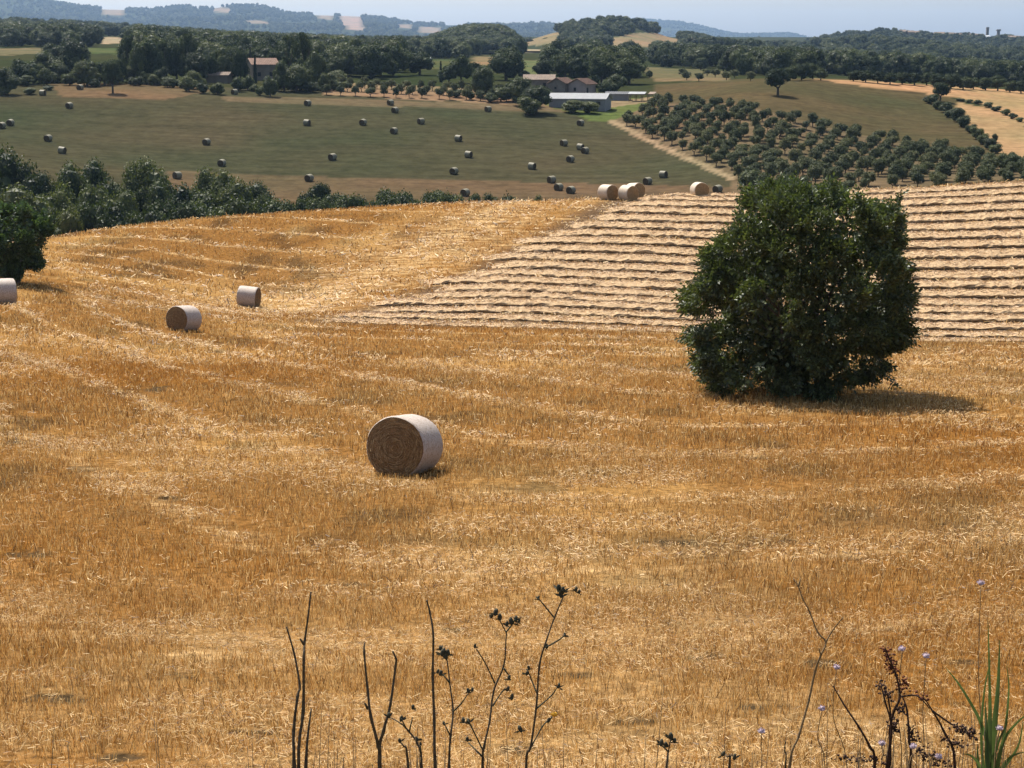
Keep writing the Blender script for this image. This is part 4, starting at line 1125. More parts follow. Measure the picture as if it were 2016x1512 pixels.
def standing(y0, y1, dens, h, w, seed):
    r = np.random.default_rng(seed)
    x, y = region_pts(y0, y1, dens / 5.0, r)
    sg = 0.016 + 0.0011 * np.repeat(y, 5)
    x = np.repeat(x, 5) + r.normal(0, 1, len(x) * 5) * sg; y = np.repeat(y, 5) + r.normal(0, 1, len(y) * 5) * sg
    patch = fbm(x / 7.0 + 5, y / 10.0, 11, 4); fine = fbm(x / 1.3, y / 1.3, 71, 2)
    ch = chaff_amount(x, y); ir_ = in_rows(x, y)
    hv = harvest(x, y); fr = np.abs((hv / 5.2) % 1.0 - 0.5)
    k = r.random(len(x)) < np.clip(1.25 - 0.35 * sstep(0.45, 0.7, patch) - 0.55 * (fine > 0.64) - 0.6 * ch - 0.75 * ir_ - 0.7 * (fr < 0.075), 0.05, 1)
    x, y, patch = x[k], y[k], patch[k]; n_ = len(x)
    z = height(x, y)
    qx, qy = project(x, y, z); k = r.random(n_) > 0.85 * spot_amount(qx, qy, x, y)
    x, y, z = x[k], y[k], z[k]; n_ = len(x)
    hh = h * r.uniform(0.45, 1.25, n_) * (0.75 + 0.5 * vnoise(x / 3, y / 3, 5))
    a = r.uniform(0, 2 * math.pi, n_); lean = r.normal(0, 0.28, (n_, 2)) * hh[:, None]
    ww = w * r.uniform(0.6, 1.3, n_) / 2
    dx, dy = np.cos(a) * ww, np.sin(a) * ww
    b0 = np.stack([x - dx, y - dy, z - 0.02], 1); b1 = np.stack([x + dx, y + dy, z - 0.02], 1)
    t1_ = np.stack([x + lean[:, 0] + dx * .7, y + lean[:, 1] + dy * .7, z + hh], 1); t0_ = np.stack([x + lean[:, 0] - dx * .7, y + lean[:, 1] - dy * .7, z + hh * 0.96], 1)
    V = np.stack([b0, b1, t1_, t0_], 1).reshape(-1, 3)
    pr = fbm(x / 16.0, y / 20.0 + 9, 29, 3) - 0.22 * sstep(0.47, 0.62, fbm(x / 7.0 + 5, y / 10.0, 11, 4)) - 0.12 * sstep(-1, 5, x) * sstep(36, 27, y)
    idx = r.random(n_)
    o_ = np.clip(0.34 + 1.6 * (pr - 0.5), 0.08, 0.75) * np.interp(y, [13, 26, 48], [0.28, 0.55, 1.0]); q_ = (1 - o_)
    C = np.where((idx < o_)[:, None], SC[0], np.where((idx < o_ + q_ * 0.42)[:, None], SC[1], np.where((idx < o_ + q_ * 0.74)[:, None], SC[2], np.where((idx < o_ + q_ * 0.90)[:, None], SC[3], SC[4]))))
    return V, C * r.uniform(0.65, 1.25, (n_, 1))
def lying(y0, y1, dens, ln, w, seed, base=0.12, on_rows=False):
    r = np.random.default_rng(seed)
    x, y = region_pts(y0, y1, dens, r)
    hv = harvest(x, y) + 1.6 * (fbm(x * 0.55, y * 0.55, 91, 3))
    fr = np.abs((hv / 5.2) % 1.0 - 0.5)
    patch = fbm(x / 7.0 + 5, y / 10.0, 11, 4); brk = fbm(x / 2.5, y / 1.2, 93, 3)
    pr = base * (0.4 + sstep(0.42, 0.6, brk)) + 1.0 * np.exp(-(fr / 0.075) ** 2) * (brk > 0.42) + np.interp(y, [12, 35, 60, 90], [0.9, 0.7, 0.3, 0.08]) * sstep(0.47, 0.6, patch) * (brk > 0.45) + 0.8 * chaff_amount(x, y) * (brk > 0.42)
    pr = pr + 0.30 * sstep(-1, 5, x) * sstep(36, 27, y) * (brk > 0.40)
    k = r.random(len(x)) < np.clip(pr, 0, 1)
    x, y = x[k], y[k]; n_ = len(x)
    z = height(x, y)
    qx, qy = project(x, y, z); k = r.random(n_) > 0.5 * spot_amount(qx, qy, x, y)
    x, y, z = x[k], y[k], z[k]; n_ = len(x)
    a = r.uniform(-1.57, 1.57, n_); L_ = ln * r.uniform(0.4, 1.3, n_) / 2; ww = w * r.uniform(0.6, 1.3, n_) / 2
    tx, ty = np.cos(a) * L_, np.sin(a) * L_; nx, ny = -np.sin(a) * ww, np.cos(a) * ww
    z0 = z + r.uniform(0.02, 0.13, n_); tz = r.normal(0, 0.6, n_) * L_
    V = np.stack([np.stack([x - tx - nx, y - ty - ny, z0 - tz], 1), np.stack([x + tx - nx, y + ty - ny, z0 + tz], 1),
                  np.stack([x + tx + nx, y + ty + ny, z0 + tz + ww], 1), np.stack([x - tx + nx, y - ty + ny, z0 - tz + ww], 1)], 1).reshape(-1, 3)
    idx = r.random(n_)
    C = np.where((idx < 0.25)[:, None], SC[1], np.where((idx < 0.62)[:, None], SC[2], np.where((idx < 0.88)[:, None], SC[3], SC[4])))
    return V, C * r.uniform(0.8, 1.15, (n_, 1))
straw_mesh('standing_stubble', [standing(12.0, 24, 720, 0.125, 0.007, 1), standing(24, 40, 320, 0.135, 0.010, 2), standing(40, 66, 125, 0.15, 0.016, 3), standing(66, 102, 44, 0.16, 0.028, 4), standing(102, 158, 15, 0.17, 0.05, 6)],
           'straw', 'short golden stubble standing over the whole foreground field')
straw_mesh('loose_straw', [lying(12.0, 24, 380, 0.072, 0.0046, 11, 0.10), lying(24, 42, 200, 0.095, 0.009, 12, 0.08), lying(42, 70, 90, 0.14, 0.015, 13, 0.05), lying(70, 106, 34, 0.26, 0.030, 14, 0.015), lying(106, 158, 12, 0.40, 0.05, 15, 0.01)],
           'straw_lying', 'pale loose straw scattered in lines over the stubble')

# windrows on the right slope
def windrow(k, Y0):
    r = np.random.default_rng(300 + k)
    # start where the row meets the pale trail
    xl = -12.0
    for _ in range(6): xl = float(row_left(row_path(Y0, xl))) + 0.6
    xl += r.uniform(-2.2, 1.4)
    xr = min(0.36 * Y0 + 4, 58.0)
    nx = int((xr - xl) / 0.28); nv = 11
    xs = np.linspace(xl, xr, nx)
    u = np.array([-0.80, -0.96, -1.0, -0.93, -0.6, -0.3, 0, 0.3, 0.6, 0.85, 1.0])   # the leaning near side overhangs
    yc = row_path(Y0, xs) + 0.16 * (fbm(xs / 4.0, np.full(nx, Y0), 7, 3) - 0.5)
    wid = 1.06 * (0.80 + 0.4 * fbm(xs / 0.8, np.full(nx, Y0 * 3.1), 8, 3))
    hgt = (0.29 if k > 2 else (0.07, 0.14, 0.22)[k]) * (0.55 + 0.8 * fbm(xs / 0.55, np.full(nx, Y0 * 1.7), 9, 3)) * sstep(0, 2.5, xs - xl)
    Xg = np.repeat(xs[:, None], nv, 1) + 0.16 * (r.random((nx, nv)) - 0.5)
    Yg = yc[:, None] + u[None, :] * wid[:, None]
    prof = np.array([0.0, 0.45, 0.75, 0.92, 1.0, 1.0, 0.98, 0.95, 0.85, 0.6, 0.0])
    Yg = Yg + 0.16 * (r.random((nx, nv)) - 0.5)
    Zg = height(Xg, Yg) - 0.04 + prof[None, :] * hgt[:, None] + 0.13 * (r.random((nx, nv)) - 0.5) * prof[None, :]
    idx = np.arange(nx * nv).reshape(nx, nv)
    q = np.stack([idx[:-1, :-1], idx[1:, :-1], idx[1:, 1:], idx[:-1, 1:]], -1).reshape(-1, 4)
    me = np_mesh('straw_heap', np.stack([Xg, Yg, Zg], -1), Q=q, mats=['windrow'], smooth=False)
    o = link('straw_windrow', me, label=f'{nth(k + 1)} long straw windrow, counted from the nearest, across the right of the field', cat='windrow', group='straw windrows on the right slope')
    # straws sticking out of the heap
    n_ = int((xr - xl) * 60)
    ii = r.uniform(0, nx - 1.01, n_); uu = r.uniform(-0.72, 1.0, n_)
    i0 = ii.astype(int)
    x = xs[i0] + (ii - i0) * (xs[1] - xs[0]); y = yc[i0] + uu * wid[i0]
    z = height(x, y) + np.clip(1 - np.abs(uu) ** 9, 0, 1) ** 0.6 * hgt[i0]
    d = unit(np.stack([r.normal(0, 1, n_), r.normal(0, 0.8, n_) + uu * 0.3, r.normal(0.08, 0.2, n_)], 1)) * (0.30 * r.uniform(0.4, 1.2, n_))[:, None]
    s_ = unit(np.cross(d, r.normal(size=(n_, 3)))) * (0.034 * r.uniform(0.5, 1.2, n_) / 2)[:, None]
    c = np.stack([x, y, z], 1)
    V = np.stack([c - d / 2 - s_, c + d / 2 - s_, c + d / 2 + s_, c - d / 2 + s_], 1).reshape(-1, 3)
    me2 = np_mesh('loose_straws', V, Q=np.arange(4 * n_).reshape(-1, 4), mats=['straw_lying'])
    pal = np.array([(0.62, 0.430, 0.240), (0.70, 0.510, 0.310), (0.52, 0.340, 0.180), (0.26, 0.155, 0.078)])
    set_col(me2, 'straw_col', np.repeat(pal[r.integers(0, 4, n_)] * r.uniform(0.8, 1.1, (n_, 1)), 4, 0))
    link('loose_straws', me2, parent=o, kind='stuff')
for k, Y0 in enumerate(ROW_Y): windrow(k, Y0)

# ------------------------------------------------------------------ the big bushy tree and the small tree on the left
def profile_tree(name, base, prof, n_sprays, leaf_l, leaf_w, per, twig, seed, label, trunk_fn, lobes=90, lobe_r=0.75, inner=2500, shoots=0):
    """prof: (height, reach to the left, reach to the right) in metres"""
    r = np.random.default_rng(seed)
    hs = np.array([p[0] for p in prof]); lf = np.array([p[1] for p in prof]); rt = np.array([p[2] for p in prof])
    def R(h, ph):
        a, b = np.interp(h, hs, lf), np.interp(h, hs, rt)
        c = np.cos(ph)
        m = (a + b) / 2 * 0.96
        side = np.where(c > 0, b, a)
        k = np.abs(c) ** 1.5
        return side * k + m * (1 - k)
    hg = np.linspace(hs[0], hs[-1], 200); g_ = (np.interp(hg, hs, lf) + np.interp(hg, hs, rt)) + 0.8 + 3.0 * np.exp(-hg / 0.9)
    cdf = np.cumsum(g_); cdf /= cdf[-1]
    # leafy boughs: lobes set along the outline, sprays on their outer shells
    nl = lobes
    lh = np.interp((np.arange(nl) + r.random(nl)) / nl, cdf, hg); lp = r.uniform(0, 2 * math.pi, nl)
    lr = lobe_r * r.uniform(0.55, 1.35, nl)
    Rl = R(lh, lp)
    lr = np.minimum(lr, Rl * 0.6)
    lrho = (Rl - lr * 0.92) * np.where(r.random(nl) < 0.78, r.uniform(0.86, 1.03, nl), r.uniform(0.4, 0.8, nl))
    lc = np.stack([lrho * np.cos(lp), lrho * np.sin(lp), np.clip(lh, lr * 0.6 + 0.02, hs[-1] - lr * 1.2)], 1)
    w_ = lr ** 2; w_ = w_ / w_.sum()
    k_ = r.choice(nl, n_sprays, p=w_)
    d_ = unit(r.normal(size=(n_sprays, 3)))
    outw = unit(lc[k_] - np.array((0, 0, hs[-1] * 0.4)))
    flip = (d_ * outw).sum(1) < -0.25
    d_[flip] *= -1
    rad_ = lr[k_] * (0.62 + 0.42 * r.random(n_sprays) ** 0.6) * np.where(r.random(n_sprays) < 0.06, r.uniform(1.05, 1.3, n_sprays), 1.0)
    c = lc[k_] + d_ * rad_[:, None] * np.array((1, 1, 0.85))
    if shoots:                                                   # leafy shoots that break the outline
        ks = r.choice(nl, shoots); ds = unit(unit(lc[ks] - np.array((0, 0, hs[-1] * 0.45))) + 0.35 * r.normal(size=(shoots, 3)) + np.array((0, 0, 0.2)))
        st = lc[ks] + ds * lr[ks][:, None] * 0.7
        ln_ = r.uniform(0.25, 0.6, shoots) * lobe_r / 0.56
        tt = np.linspace(0.1, 1.0, 8)
        c = np.concatenate([c, (st[:, None, :] + ds[:, None, :] * (tt[None, :] * ln_[:, None])[..., None] + r.normal(0, 0.05, (shoots, 8, 3))).reshape(-1, 3)])
    c = c[(c[:, 2] > 0.06) & (c[:, 2] < hs[-1] - 0.05)]; n_ = len(c)
    mid = np.array((0, 0, hs[-1] * 0.42))
    od = unit(c - mid) ; 
    td = unit(od + np.array((0, 0, 0.25)) + 0.45 * r.normal(size=(n_, 3)))           # twig direction
    sd_ = unit(np.cross(td, od + 0.5 * r.normal(size=(n_, 3))))                      # leaflets spread to the sides
    up = np.cross(sd_, td)
    Vl = []
    for k in range(per):
        t = (k // 2 + 0.6) / (per / 2); s = 1 if k % 2 else -1
        if k == per - 1: dirv = td
        else: dirv = unit(td * 0.55 + sd_ * s + 0.25 * r.normal(size=(n_, 3)))
        p0 = c + td * (twig * (t - 0.5))[..., None] if hasattr(t, '__len__') else c + td * (twig * (t - 0.5))
        L_ = (leaf_l * r.uniform(0.7, 1.25, n_))[:, None]; W_ = (leaf_w * r.uniform(0.7, 1.25, n_))[:, None]
        nrm = unit(up + 0.35 * r.normal(size=(n_, 3)))
        b_ = unit(np.cross(nrm, dirv))
        dr = np.array((0, 0, -0.12)) * L_
        Vl.append(np.stack([p0, p0 + dirv * L_ * 0.45 + b_ * W_ / 2, p0 + dirv * L_ + dr, p0 + dirv * L_ * 0.45 - b_ * W_ / 2], 1).reshape(-1, 3))
    V = np.concatenate(Vl)
    # inner foliage
    hi = np.interp(r.random(inner), cdf, hg); pi_ = r.uniform(0, 6.283, inner)
    ri = R(hi, pi_) * (0.15 + 0.5 * r.random(inner) ** 0.6) * np.clip((hi - 0.25) / 0.9, 0.15, 1)
    Pi = np.stack([ri * np.cos(pi_), ri * np.sin(pi_), hi * 0.97], 1)
    Vi, _ = leaves(Pi, np.zeros_like(Pi), leaf_l * 1.3, leaf_l * 0.9, r, 1.0)
    V = np.concatenate([V, Vi])
    o = link(name, None, loc=base, label=label, cat='tree')
    link('crown', np_mesh('crown', V, Q=np.arange(len(V)).reshape(-1, 4), mats=['leaf_near']), parent=o)
    mb = MB(); trunk_fn(mb); link('trunk', mb.mesh('trunk', ['bark']), parent=o)
    return o
def big_trunk(mb):
    rr = random.Random(4)
    for k in range(9):
        a = 6.283 * k / 9 + rr.uniform(-.3, .3); s = rr.uniform(1.0, 2.4); hh = rr.uniform(3.6, 5.6)
        b = Vector((math.cos(a) * 0.18, math.sin(a) * 0.18, -0.25))
        pts = [b, b + Vector((math.cos(a) * s * .12, math.sin(a) * s * .12, 0.9)), b + Vector((math.cos(a) * s * .5, math.sin(a) * s * .5, hh * .5)), b + Vector((math.cos(a) * s, math.sin(a) * s, hh))]
        mb.tube(pts, [0.13, 0.11, 0.07, 0.02], 7)
        for q in range(5):
            t = rr.uniform(.35, .95); p0 = pts[1].lerp(pts[3], t); a2 = rr.uniform(0, 6.28)
            mb.tube([p0, p0 + Vector((math.cos(a2) * .5, math.sin(a2) * .5, .35)), p0 + Vector((math.cos(a2) * 1.1, math.sin(a2) * 1.1, .9))], [.035, .025, .01], 5)
BASE_PX, BASE_PY = 1560, 776
g = ground_hit(BASE_PX, BASE_PY, 45, 64)
m_ = F / g.y
def prof_px(rows): return [((BASE_PY - y) / m_, (BASE_PX - l_) / m_, (r_ - BASE_PX) / m_) for y, l_, r_ in rows]
BIG = [(772, 1450, 1590), (758, 1385, 1640), (742, 1362, 1700), (715, 1350, 1735), (690, 1342, 1765), (650, 1340, 1790), (600, 1338, 1800), (550, 1344, 1806), (505, 1366, 1800), (480, 1386, 1772), (455, 1398, 1772), (425, 1418, 1768), (395, 1436, 1738), (375, 1462, 1704), (360, 1504, 1664), (346, 1545, 1620)]
profile_tree('bushy_tree', g, prof_px(BIG), 11500, 0.150, 0.068, 9, 0.36, 21, 'big dark green bushy tree standing alone right of centre', big_trunk, lobes=165, lobe_r=0.56, inner=10000, shoots=95)
g = ground_hit(34, 558, 85, 110)
m_ = F / g.y
BASE_PX, BASE_PY = 34, 558
def small_trunk(mb):
    for a, s in ((0.2, .5), (2.2, .6), (3.6, .8), (5.2, .55)):
        mb.tube([(0, 0, -.2), (math.cos(a) * .1, math.sin(a) * .1, .2), (math.cos(a) * s * .5, math.sin(a) * s * .5, 1.1), (math.cos(a) * s, math.sin(a) * s, 2.2), (math.cos(a) * s * 1.6, math.sin(a) * s * 1.6, 3.2)], [.16, .11, .08, .06, .02], 7)
SM = [(536, 20, 70), (526, 6, 84), (510, -20, 90), (490, -45, 98), (465, -55, 104), (440, -52, 102), (420, -30, 86), (408, -6, 62), (403, 14, 44)]
profile_tree('field_tree', g, prof_px(SM), 3600, 0.19, 0.09, 9, 0.42, 33, 'small dark tree with forked trunk at the left edge of the stubble', small_trunk, lobes=44, lobe_r=0.5, inner=1800, shoots=36)

# ------------------------------------------------------------------ roadside weeds close to the camera
def chain(pts, Y, dj=0.06, seed=0):
    r = random.Random(seed); out = []
    y = Y
    for px_, py_ in pts:
        out.append(P(px_, py_, y)); y += r.uniform(-dj, dj)
    return out
def to_ground(p):
    z = hz(p.x, p.y); return Vector((p.x, p.y, z - 0.02))
def smooth_chain(pts, n=4):
    if len(pts) < 3: return pts
    out = []
    for i in range(len(pts) - 1):
        a, b, c, d = pts[max(i-1, 0)], pts[i], pts[i+1], pts[min(i+2, len(pts)-1)]
        for k in range(n):
            t = k / n
            out.append(0.5 * ((2*b) + (c-a)*t + (2*a-5*b+4*c-d)*t*t + (3*b-a-3*c+d)*t**3))
    out.append(pts[-1]); return out
WEED_Y = 5.2
def stem_part(o, name, pts, Y, r0, r1, mat, seed, down=False, knots=True):
    c = chain(pts, Y, 0.04, seed)
    if down: c = [to_ground(c[0] + Vector((random.uniform(-.03, .03), 0.04, 0)))] + c
    c = smooth_chain(c)
    rr = random.Random(seed); n_ = len(c)
    rad = [(r0 + (r1 - r0) * i / (n_ - 1)) * (rr.uniform(1.0, 1.35) if knots and i % 4 == 0 else 1.0) for i in range(n_)]
    mb = MB(); mb.tube(c, rad, 6, 0)
    base = o.location
    mb.v = [(x - base.x, y - base.y, z - base.z) for x, y, z in mb.v]
    link(name, mb.mesh(name, [mat]), parent=o)
    return c
def weed(name, px0, py0, Y, label, cat='weed', group=None):
    b = P(px0, py0, Y); b = to_ground(b)
    return link(name, None, loc=b, label=label, cat=cat, group=group)
def rel(o, p): return Vector(p) - o.location
# bare dead stalks
def dead(px0, Y, stems, label, r0=0.0066):
    o = weed('dead_stalk', px0, 1512, Y, label, group='bare dead stalks')
    for k, st in enumerate(stems):
        root = st[0][1] > 1490
        stem_part(o, 'stem', st, Y, r0 * (1 if root else .75), r0 * 0.4, 'dead_stem', px0 + k, down=root)
dead(586, WEED_Y, [[(588, 1512), (597, 1400), (598, 1300), (600, 1262), (607, 1210), (612, 1165)], [(579, 1512), (578, 1440), (586, 1370), (590, 1350), (580, 1290), (564, 1234)], [(602, 1512), (607, 1440), (613, 1395)], [(598, 1268), (591, 1258)]],
     'tall pair of bare dark stalks, leftmost of the foreground weeds')
dead(746, WEED_Y - 0.1, [[(748, 1512), (745, 1470), (730, 1410), (724, 1360), (717, 1285), (718, 1265)], [(747, 1500), (755, 1440), (768, 1390), (779, 1310), (780, 1298), (773, 1282)], [(724, 1395), (718, 1384)]],
     'bare dark stalk forking into a V right of the tall pair', 0.0068)
dead(857, WEED_Y + 0.1, [[(857, 1512), (855, 1420), (852, 1330), (853, 1250), (846, 1205), (840, 1182)]], 'single straight bare dark stalk between the V fork and the thistles')
# branching thistle-like weeds with buds
def bud(mb, p, r_, ax, rnd, leaves_=3):
    mb.blob(p, (r_, r_, r_ * 1.7), 6, 5, axis=ax, jit=0.12)
    for k in range(leaves_):
        a = rnd.uniform(0, 6.28); d = (Vector((math.cos(a), math.sin(a) * .5, rnd.uniform(-.4, .8)))).normalized()
        q = Vector(p) - Vector(ax).normalized() * r_; t = q + d * r_ * rnd.uniform(2.0, 4.0); s = d.cross(Vector((rnd.uniform(-1, 1), 1, .2))).normalized() * r_ * .55
        mb.add([q, (q + t) / 2 + s, t, (q + t) / 2 - s], [(0, 1, 2, 3)])
def thistle(px0, Y, stems, buds, label, flower=None, r0=0.0050):
    o = weed('thistle', px0, 1512, Y, label, group='thistle-like weeds')
    rnd = random.Random(px0)
    for k, st in enumerate(stems):
        root = st[0][1] > 1490
        stem_part(o, 'stem', st, Y, r0 if root else r0 * .55, r0 * .35, 'dead_stem' if root else 'weed_green', px0 + k, down=root)
    for px_, py_, sz in buds:
        sz *= 0.62; mb = MB(); p = P(px_, py_, Y + rnd.uniform(-.03, .03))
        bud(mb, p, sz * Y / F, (rnd.uniform(-.4, .4), rnd.uniform(-.3, .3), 1), rnd, rnd.choice((2, 3, 4)))
        mb.v = [(x - o.location.x, y - o.location.y, z - o.location.z) for x, y, z in mb.v]
        link('bud', mb.mesh('bud', ['weed_bud']), parent=o)
    if flower:
        mb = MB(); p = P(*flower, Y)
        mb.blob(p, (0.012, 0.012, 0.008), 8, 4, jit=0.2); mb.v = [tuple(rel(o, v)) for v in mb.v]
        link('flower', mb.mesh('flower', ['yellow_petal']), parent=o)
thistle(885, WEED_Y, [[(884, 1512), (887, 1450), (892, 1400), (886, 1350), (880, 1300), (872, 1280)], [(893, 1400), (908, 1385), (922, 1365)], [(886, 1345), (872, 1328)], [(887, 1450), (875, 1425)]],
        [(872, 1284, 9), (868, 1277, 7), (882, 1285, 8), (878, 1292, 8), (922, 1360, 6), (930, 1358, 5), (868, 1325, 7), (862, 1322, 5), (874, 1424, 5)], 'thistle-like weed with a ragged bud beside the straight stalk')
thistle(958, WEED_Y + 0.05, [[(950, 1512), (953, 1470), (964, 1420), (972, 1360), (992, 1310), (996, 1260), (996, 1245), (984, 1222)], [(974, 1345), (955, 1305), (938, 1278)], [(996, 1245), (1008, 1230), (1014, 1220)], [(992, 1316), (1002, 1330)], [(952, 1480), (925, 1425), (920, 1418)], [(950, 1490), (922, 1462)], [(970, 1390), (990, 1360), (1002, 1355)]],
        [(976, 1205, 8), (984, 1215, 8), (968, 1212, 6), (1006, 1222, 8), (1016, 1218, 7), (1022, 1222, 5), (998, 1228, 6), (935, 1272, 5), (1002, 1334, 6), (1008, 1372, 7), (912, 1418, 7), (922, 1420, 7), (920, 1455, 6), (1000, 1356, 6)],
        'tall thistle-like weed with curved stem and forked bud cluster in the middle')
thistle(1040, WEED_Y, [[(1036, 1512), (1045, 1470), (1056, 1390), (1062, 1310), (1076, 1260), (1092, 1215), (1106, 1182), (1110, 1172)], [(1091, 1216), (1070, 1190), (1060, 1178)], [(1074, 1275), (1100, 1260), (1112, 1250)], [(1057, 1365), (1045, 1335), (1038, 1318)], [(1056, 1395), (1085, 1370), (1098, 1352)], [(1046, 1470), (1068, 1430), (1080, 1418), (1092, 1405)]],
        [(1100, 1158, 9), (1108, 1162, 8), (1104, 1170, 8), (1060, 1177, 5), (1134, 1160, 6), (1140, 1165, 5), (1112, 1250, 5), (1076, 1272, 6), (1038, 1325, 6), (1041, 1315, 5), (1100, 1350, 6), (1080, 1418, 6), (1024, 1435, 8)], 'tallest thistle-like weed, leaning right, topped by a bud cluster', (1091, 1407))
thistle(826, WEED_Y - .1, [[(830, 1512), (822, 1465), (805, 1440), (790, 1425), (768, 1412)], [(806, 1440), (812, 1412)], [(800, 1435), (790, 1415)], [(828, 1490), (828, 1468)], [(803, 1500), (795, 1470), (786, 1460)]],
        [(813, 1392, 6), (766, 1408, 7), (790, 1415, 7), (820, 1455, 6), (828, 1465, 5), (787, 1458, 6)], 'low thistle-like weed bending left between the V fork and the straight stalk')
thistle(1318, WEED_Y, [[(1312, 1512), (1316, 1480), (1320, 1455)], [(1316, 1480), (1300, 1465)]], [(1321, 1450, 9), (1328, 1458, 7), (1302, 1462, 8), (1312, 1466, 7)], 'short leafy weed tip at the bottom edge right of centre')
thistle(1432, WEED_Y, [[(1436, 1512), (1432, 1490), (1424, 1482)], [(1436, 1510), (1446, 1492)]], [(1424, 1484, 7), (1446, 1490, 7)], 'tiny dark weed tip at the bottom edge left of the bent stem')
# bent dry stem
o = weed('dry_stem', 1552, 1512, 5.4, 'tall thin dry stem with a kink, left of the red dock')
for k, st in enumerate([[(1554, 1512), (1572, 1450), (1592, 1380), (1605, 1320), (1616, 1290), (1626, 1264), (1610, 1245), (1594, 1205), (1580, 1178), (1572, 1155), (1562, 1138)], [(1572, 1155), (1576, 1138)], [(1626, 1264), (1640, 1240), (1660, 1215)], [(1616, 1290), (1612, 1276)], [(1546, 1512), (1545, 1480), (1546, 1460)]]):
    stem_part(o, 'stem', st, 5.4, 0.005 if k == 0 else 0.003, 0.0018, 'dry_stem' if k != 4 else 'weed_green', 500 + k, down=st[0][1] > 1500)
# docks: stems thick with seeds
def dock(px0, Y, stems, seeds, label, mat, smat):
    o = weed('dock', px0, 1512, Y, label, group='dock seed heads')
    rnd = random.Random(px0)
    for k, st in enumerate(stems): stem_part(o, 'stem', st, Y, 0.006 if st[0][1] > 1490 else 0.0035, 0.002, mat, px0 + k, down=st[0][1] > 1490)
    for pts, n_, spread in seeds:
        mb = MB()
        for k in range(n_):
            t = rnd.random() * (len(pts) - 1); i = int(t); f = t - i
            px_ = pts[i][0] * (1 - f) + pts[i+1][0] * f + rnd.gauss(0, spread); py_ = pts[i][1] * (1 - f) + pts[i+1][1] * f + rnd.gauss(0, spread * .7)
            p = P(px_, py_, Y + rnd.gauss(0, .012)); s = rnd.uniform(.003, .0062)
            mb.blob(p, (s, s * .7, s * 1.2), 5, 3, axis=(rnd.uniform(-1, 1), rnd.uniform(-1, 1), rnd.uniform(-1, 1)), jit=.3)
        mb.v = [tuple(rel(o, v)) for v in mb.v]
        link('seed_head', mb.mesh('seed_head', [smat]), parent=o)
dock(1750, 5.3, [[(1752, 1512), (1752, 1440), (1760, 1400), (1772, 1372), (1764, 1330), (1748, 1290), (1742, 1274)], [(1772, 1372), (1806, 1370), (1830, 1395)], [(1756, 1425), (1748, 1370), (1742, 1355)]],
     [([(1742, 1274), (1752, 1300), (1757, 1320)], 80, 5), ([(1757, 1320), (1775, 1345), (1782, 1360)], 45, 6), ([(1806, 1365), (1820, 1376)], 22, 5)], 'rust-red dock seed head standing upright at lower right', 'dock_dark', 'dock_red')
dock(1790, 5.25, [[(1791, 1512), (1790, 1460), (1786, 1400), (1776, 1370)], [(1880, 1512), (1858, 1440), (1836, 1400), (1820, 1375)], [(1836, 1400), (1880, 1430), (1920, 1452)], [(1722, 1512), (1712, 1470), (1690, 1430), (1662, 1388), (1640, 1350)], [(1748, 1500), (1755, 1430), (1742, 1380), (1734, 1345)]],
     [([(1756, 1420), (1764, 1440)], 40, 5), ([(1790, 1430), (1800, 1460)], 45, 6), ([(1878, 1425), (1920, 1450)], 60, 7), ([(1860, 1450), (1890, 1470)], 34, 7), ([(1734, 1345), (1750, 1375)], 40, 6), ([(1800, 1475), (1860, 1505)], 70, 9), ([(1776, 1390), (1772, 1405)], 24, 4), ([(1700, 1490), (1740, 1500)], 26, 6), ([(1640, 1490), (1690, 1498)], 22, 5)],
     'tangle of dark branching dock stems below the rust-red head', 'dock_dark', 'dock_dark')
# scabious: thin stems with lavender heads
for k, (px_, py_, Y, lab) in enumerate([(1776, 1278, 5.5, 'lavender flower head just right of the rust-red dock top'), (1823, 1292, 5.6, 'lavender flower head second right of the rust-red dock'), (1931, 1148, 6.2, 'highest lavender flower head near the right edge'),
                                        (1647, 1314, 5.8, 'lavender flower head left of the rust-red dock, above the kinked stem'), (1618, 1395, 5.5, 'lavender flower head beside the kinked dry stem'), (1499, 1440, 5.4, 'lavender flower head farthest left at the bottom'),
                                        (1798, 1470, 5.1, 'largest lavender flower head at the bottom among dark docks'), (1968, 1434, 5.3, 'lavender flower head in front of the green reed'), (1736, 1464, 5.3, 'faint lavender flower head left of the dark dock tangle'), (1848, 1490, 5.2, 'lavender flower head low at the bottom right')]):
    o = weed('scabious', px_ + random.uniform(-20, 20), 1512, Y, lab, cat='flower', group='lavender flower heads')
    stem_part(o, 'stem', [(px_ + random.uniform(-25, 25), 1512), (px_ + random.uniform(-10, 10), (1512 + py_) / 2), (px_, py_ + 5)], Y, 0.0022, 0.0014, 'dry_stem', 700 + k, down=True, knots=False)
    mb = MB(); p = P(px_, py_, Y); s = 6.2 * Y / F
    mb.blob(p, (s, s, s * .75), 10, 6, jit=.18)
    rnd = random.Random(k)
    for q in range(26):
        a = rnd.uniform(0, 6.28); e = rnd.uniform(-.2, 1.2); d = Vector((math.cos(a) * math.cos(e), math.sin(a) * math.cos(e), math.sin(e)))
        c0 = p + d * s * .8; t = p + d * s * 1.35; sd2 = d.orthogonal().normalized() * s * .22
        mb.add([c0 - sd2 * .4, t - sd2, t + sd2, c0 + sd2 * .4], [(0, 1, 2, 3)])
    mb.v = [tuple(rel(o, v)) for v in mb.v]
    link('flower_head', mb.mesh('flower_head', ['scabious']), parent=o)
